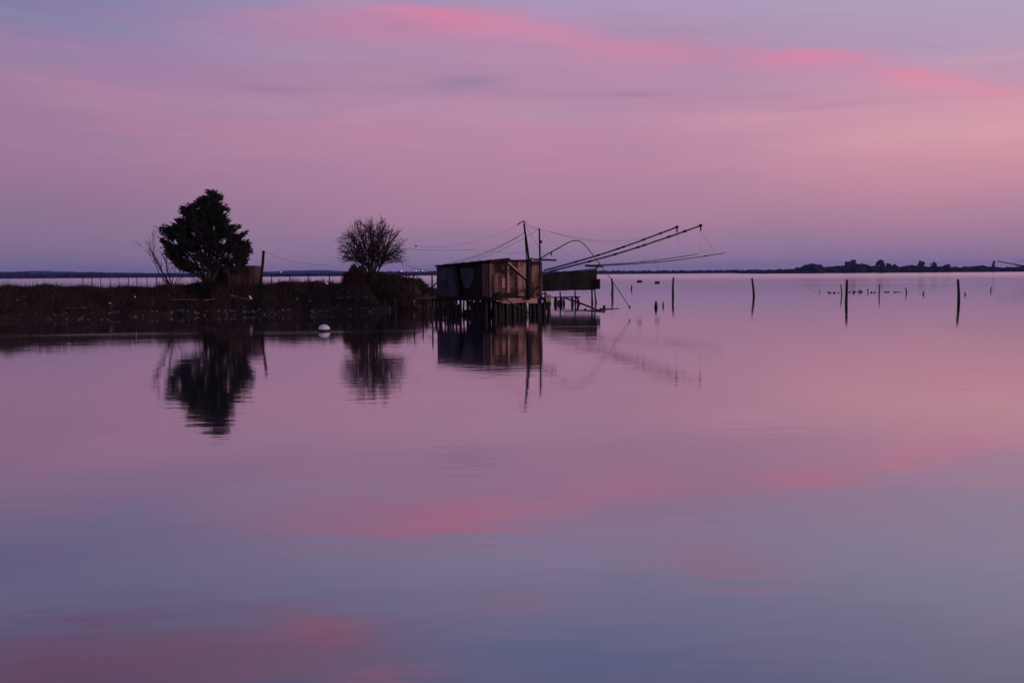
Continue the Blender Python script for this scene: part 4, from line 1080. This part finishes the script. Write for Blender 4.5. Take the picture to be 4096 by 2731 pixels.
def far_tree(px, top, w, label, seed, fuzzy=False):
    D = 1235.0; p = P(px, top, D); t = thing('far_tree', Vector((p.x, D, 0.8)), label, 'tree', 'tall trees on the right shore')
    q = random.Random(seed); h = p.z; rw = w*D/FPX/2
    MB().tube([(p.x, D, .8), (p.x + q.uniform(-.3, .3), D, h*.6)], [.5, .25], 6).build('trunk', 'far', t)
    mb = MB()
    for i in range(26):
        a = q.uniform(0, 6.28); k = math.sqrt(q.random()); zz = q.uniform(.35, .93)
        wz = rw*math.sin(math.pi*min(1, (zz - .1)*1.0))**.7
        mb.lump((p.x + math.cos(a)*k*wz*.8, D + math.sin(a)*k*wz*.8, h*zz), (rw*.30, rw*.30, h*.085), q.randrange(9999), .35)
    mb.build('crown', 'far', t)
far_tree(3522, 1039, 38, 'tall round tree right of the tower on the right shore', 1)
far_tree(3555, 1052, 26, 'small tree right beside the tall round one on the right shore', 2)
far_tree(3580, 1056, 20, 'small tree standing alone between the two tall round ones on the right shore', 8)
far_tree(3686, 1042, 30, 'second tall round tree on the right shore, in the middle of the wood', 3)
far_tree(3733, 1047, 30, 'loose tree right of the second tall round tree on the right shore', 4)
far_tree(3790, 1056, 38, 'broad dark round tree on the right shore below the loose tree', 5)
far_tree(3975, 1042, 15, 'narrow spire shaped tree on the shore near the right picture edge', 6)
far_tree(3248, 1057, 46, 'broad round tree at the left end of the right shore wood', 7)
# tower house among the trees
D = 1240.0
def fbox(x0, x1, y0, y1, name, m, parent, d0=0, dep=9.0):
    a = P(x0, y1, D + d0); b = P(x1, y0, D + d0)
    z0 = max(a.z, .8)
    return MB().frame((a.x, D + d0, z0), (b.x - a.x, 0, 0), (0, dep, 0), (0, 0, b.z - z0)).build(name, m, parent)
t = thing('tower_house', Vector((P(3405, 1090, D).x, D, .8)), 'blocky house with a square tower above the trees of the right shore', 'building')
fbox(3388, 3411, 1047, 1090, 'wall', 'far_wall', t); tw_ = fbox(3411.5, 3424, 1041, 1090, 'tower', 'far_wall', t, -.5, 8)
for x0 in (3411.5, 3415.5, 3420.5):
    fbox(x0, x0 + 3, 1039, 1041, 'battlement', 'far_wall', tw_, -.5, 8)
rf = fbox(3387.5, 3411.2, 1046, 1047, 'roof', 'far', t, -.3, 9.6)
for x0 in (3392, 3398, 3404): fbox(x0, x0 + 2.5, 1052, 1056, 'window', 'far_pane', t, -.05, .3)
fbox(3416, 3418.5, 1047, 1051, 'window', 'far_pane', t, -.6, .3)

# boom of another net at the right edge
t = thing('far_net_boom', G(4230, 1121), 'thin boom of a distant lift net entering at the right edge above the wood', 'boom')
D2 = G(4230, 1121).y
MB().tube([P(4230, 1092, D2), P(4096, 1064, D2), P(3990, 1045, D2)], [.16, .13, .10], 6).build('pole', 'tar', t)
MB().tube([P(4230, 1100, D2), P(4100, 1068, D2), P(4030, 1052, D2)], [.14, .11, .07], 6).build('pole', 'tar', t)
MB().tube([P(4052, 1052, D2), P(4230, 1000, D2)], .03, 4).build('stay', 'rope', t)
MB().tube([(P(4230, 1092, D2).x, D2, -.5), P(4230, 1000, D2)], .16, 6).build('mast', 'tar', t)

# lit lamps on the far shore
lamp_m = bpy.data.materials.new('lamp glow'); lamp_m.use_nodes = True
ns = lamp_m.node_tree.nodes; em = ns.new('ShaderNodeEmission'); em.inputs[0].default_value = (1, .86, .72, 1); em.inputs[1].default_value = 2.2
lamp_m.node_tree.links.new(em.outputs[0], ns['Material Output'].inputs[0])
for px, py, lab in ((1606, 1083, 'leftmost of three lit lamps on the far shore left of the hut'), (1665, 1083, 'middle of three lit lamps on the far shore left of the hut'),
                    (1690, 1083, 'rightmost of three lit lamps on the far shore left of the hut'), (1124, 1088, 'single lit lamp on the far shore right of the leaning pole'), (2888, 1066, 'single faint lamp high above the far shore right of the booms')):
    D = 1850; p = P(px, py, D); t = thing('shore_lamp', Vector((p.x, D, .8)), lab, 'lamp', 'lamps on the far shore')
    MB().tube([(p.x, D, .8), tuple(p)], [.12, .08], 5).build('pole', 'far', t)
    s = .35 if px > 2000 else .62
    MB().lump(p, (s, s, s), 4, .05).build('lamp_head', lamp_m, t)

# ------------------------------------------------------------------ evening haze
hz = MB().frame((-6000, -6000, -1.0), (12000, 0, 0), (0, 12000, 0), (0, 0, 46.0)).build('haze', 'far')
tag(hz, 'thin bluish evening haze over the lagoon', kind='stuff')
hm = bpy.data.materials.new('haze'); hm.use_nodes = True
hn = hm.node_tree.nodes; hn.clear()
pv = hn.new('ShaderNodeVolumePrincipled'); ho = hn.new('ShaderNodeOutputMaterial')
pv.inputs['Color'].default_value = (0.26, 0.36, 1.0, 1); pv.inputs['Density'].default_value = 0.00008; pv.inputs['Anisotropy'].default_value = 0.0
hm.node_tree.links.new(pv.outputs[0], ho.inputs['Volume'])
hz.data.materials.clear(); hz.data.materials.append(hm)
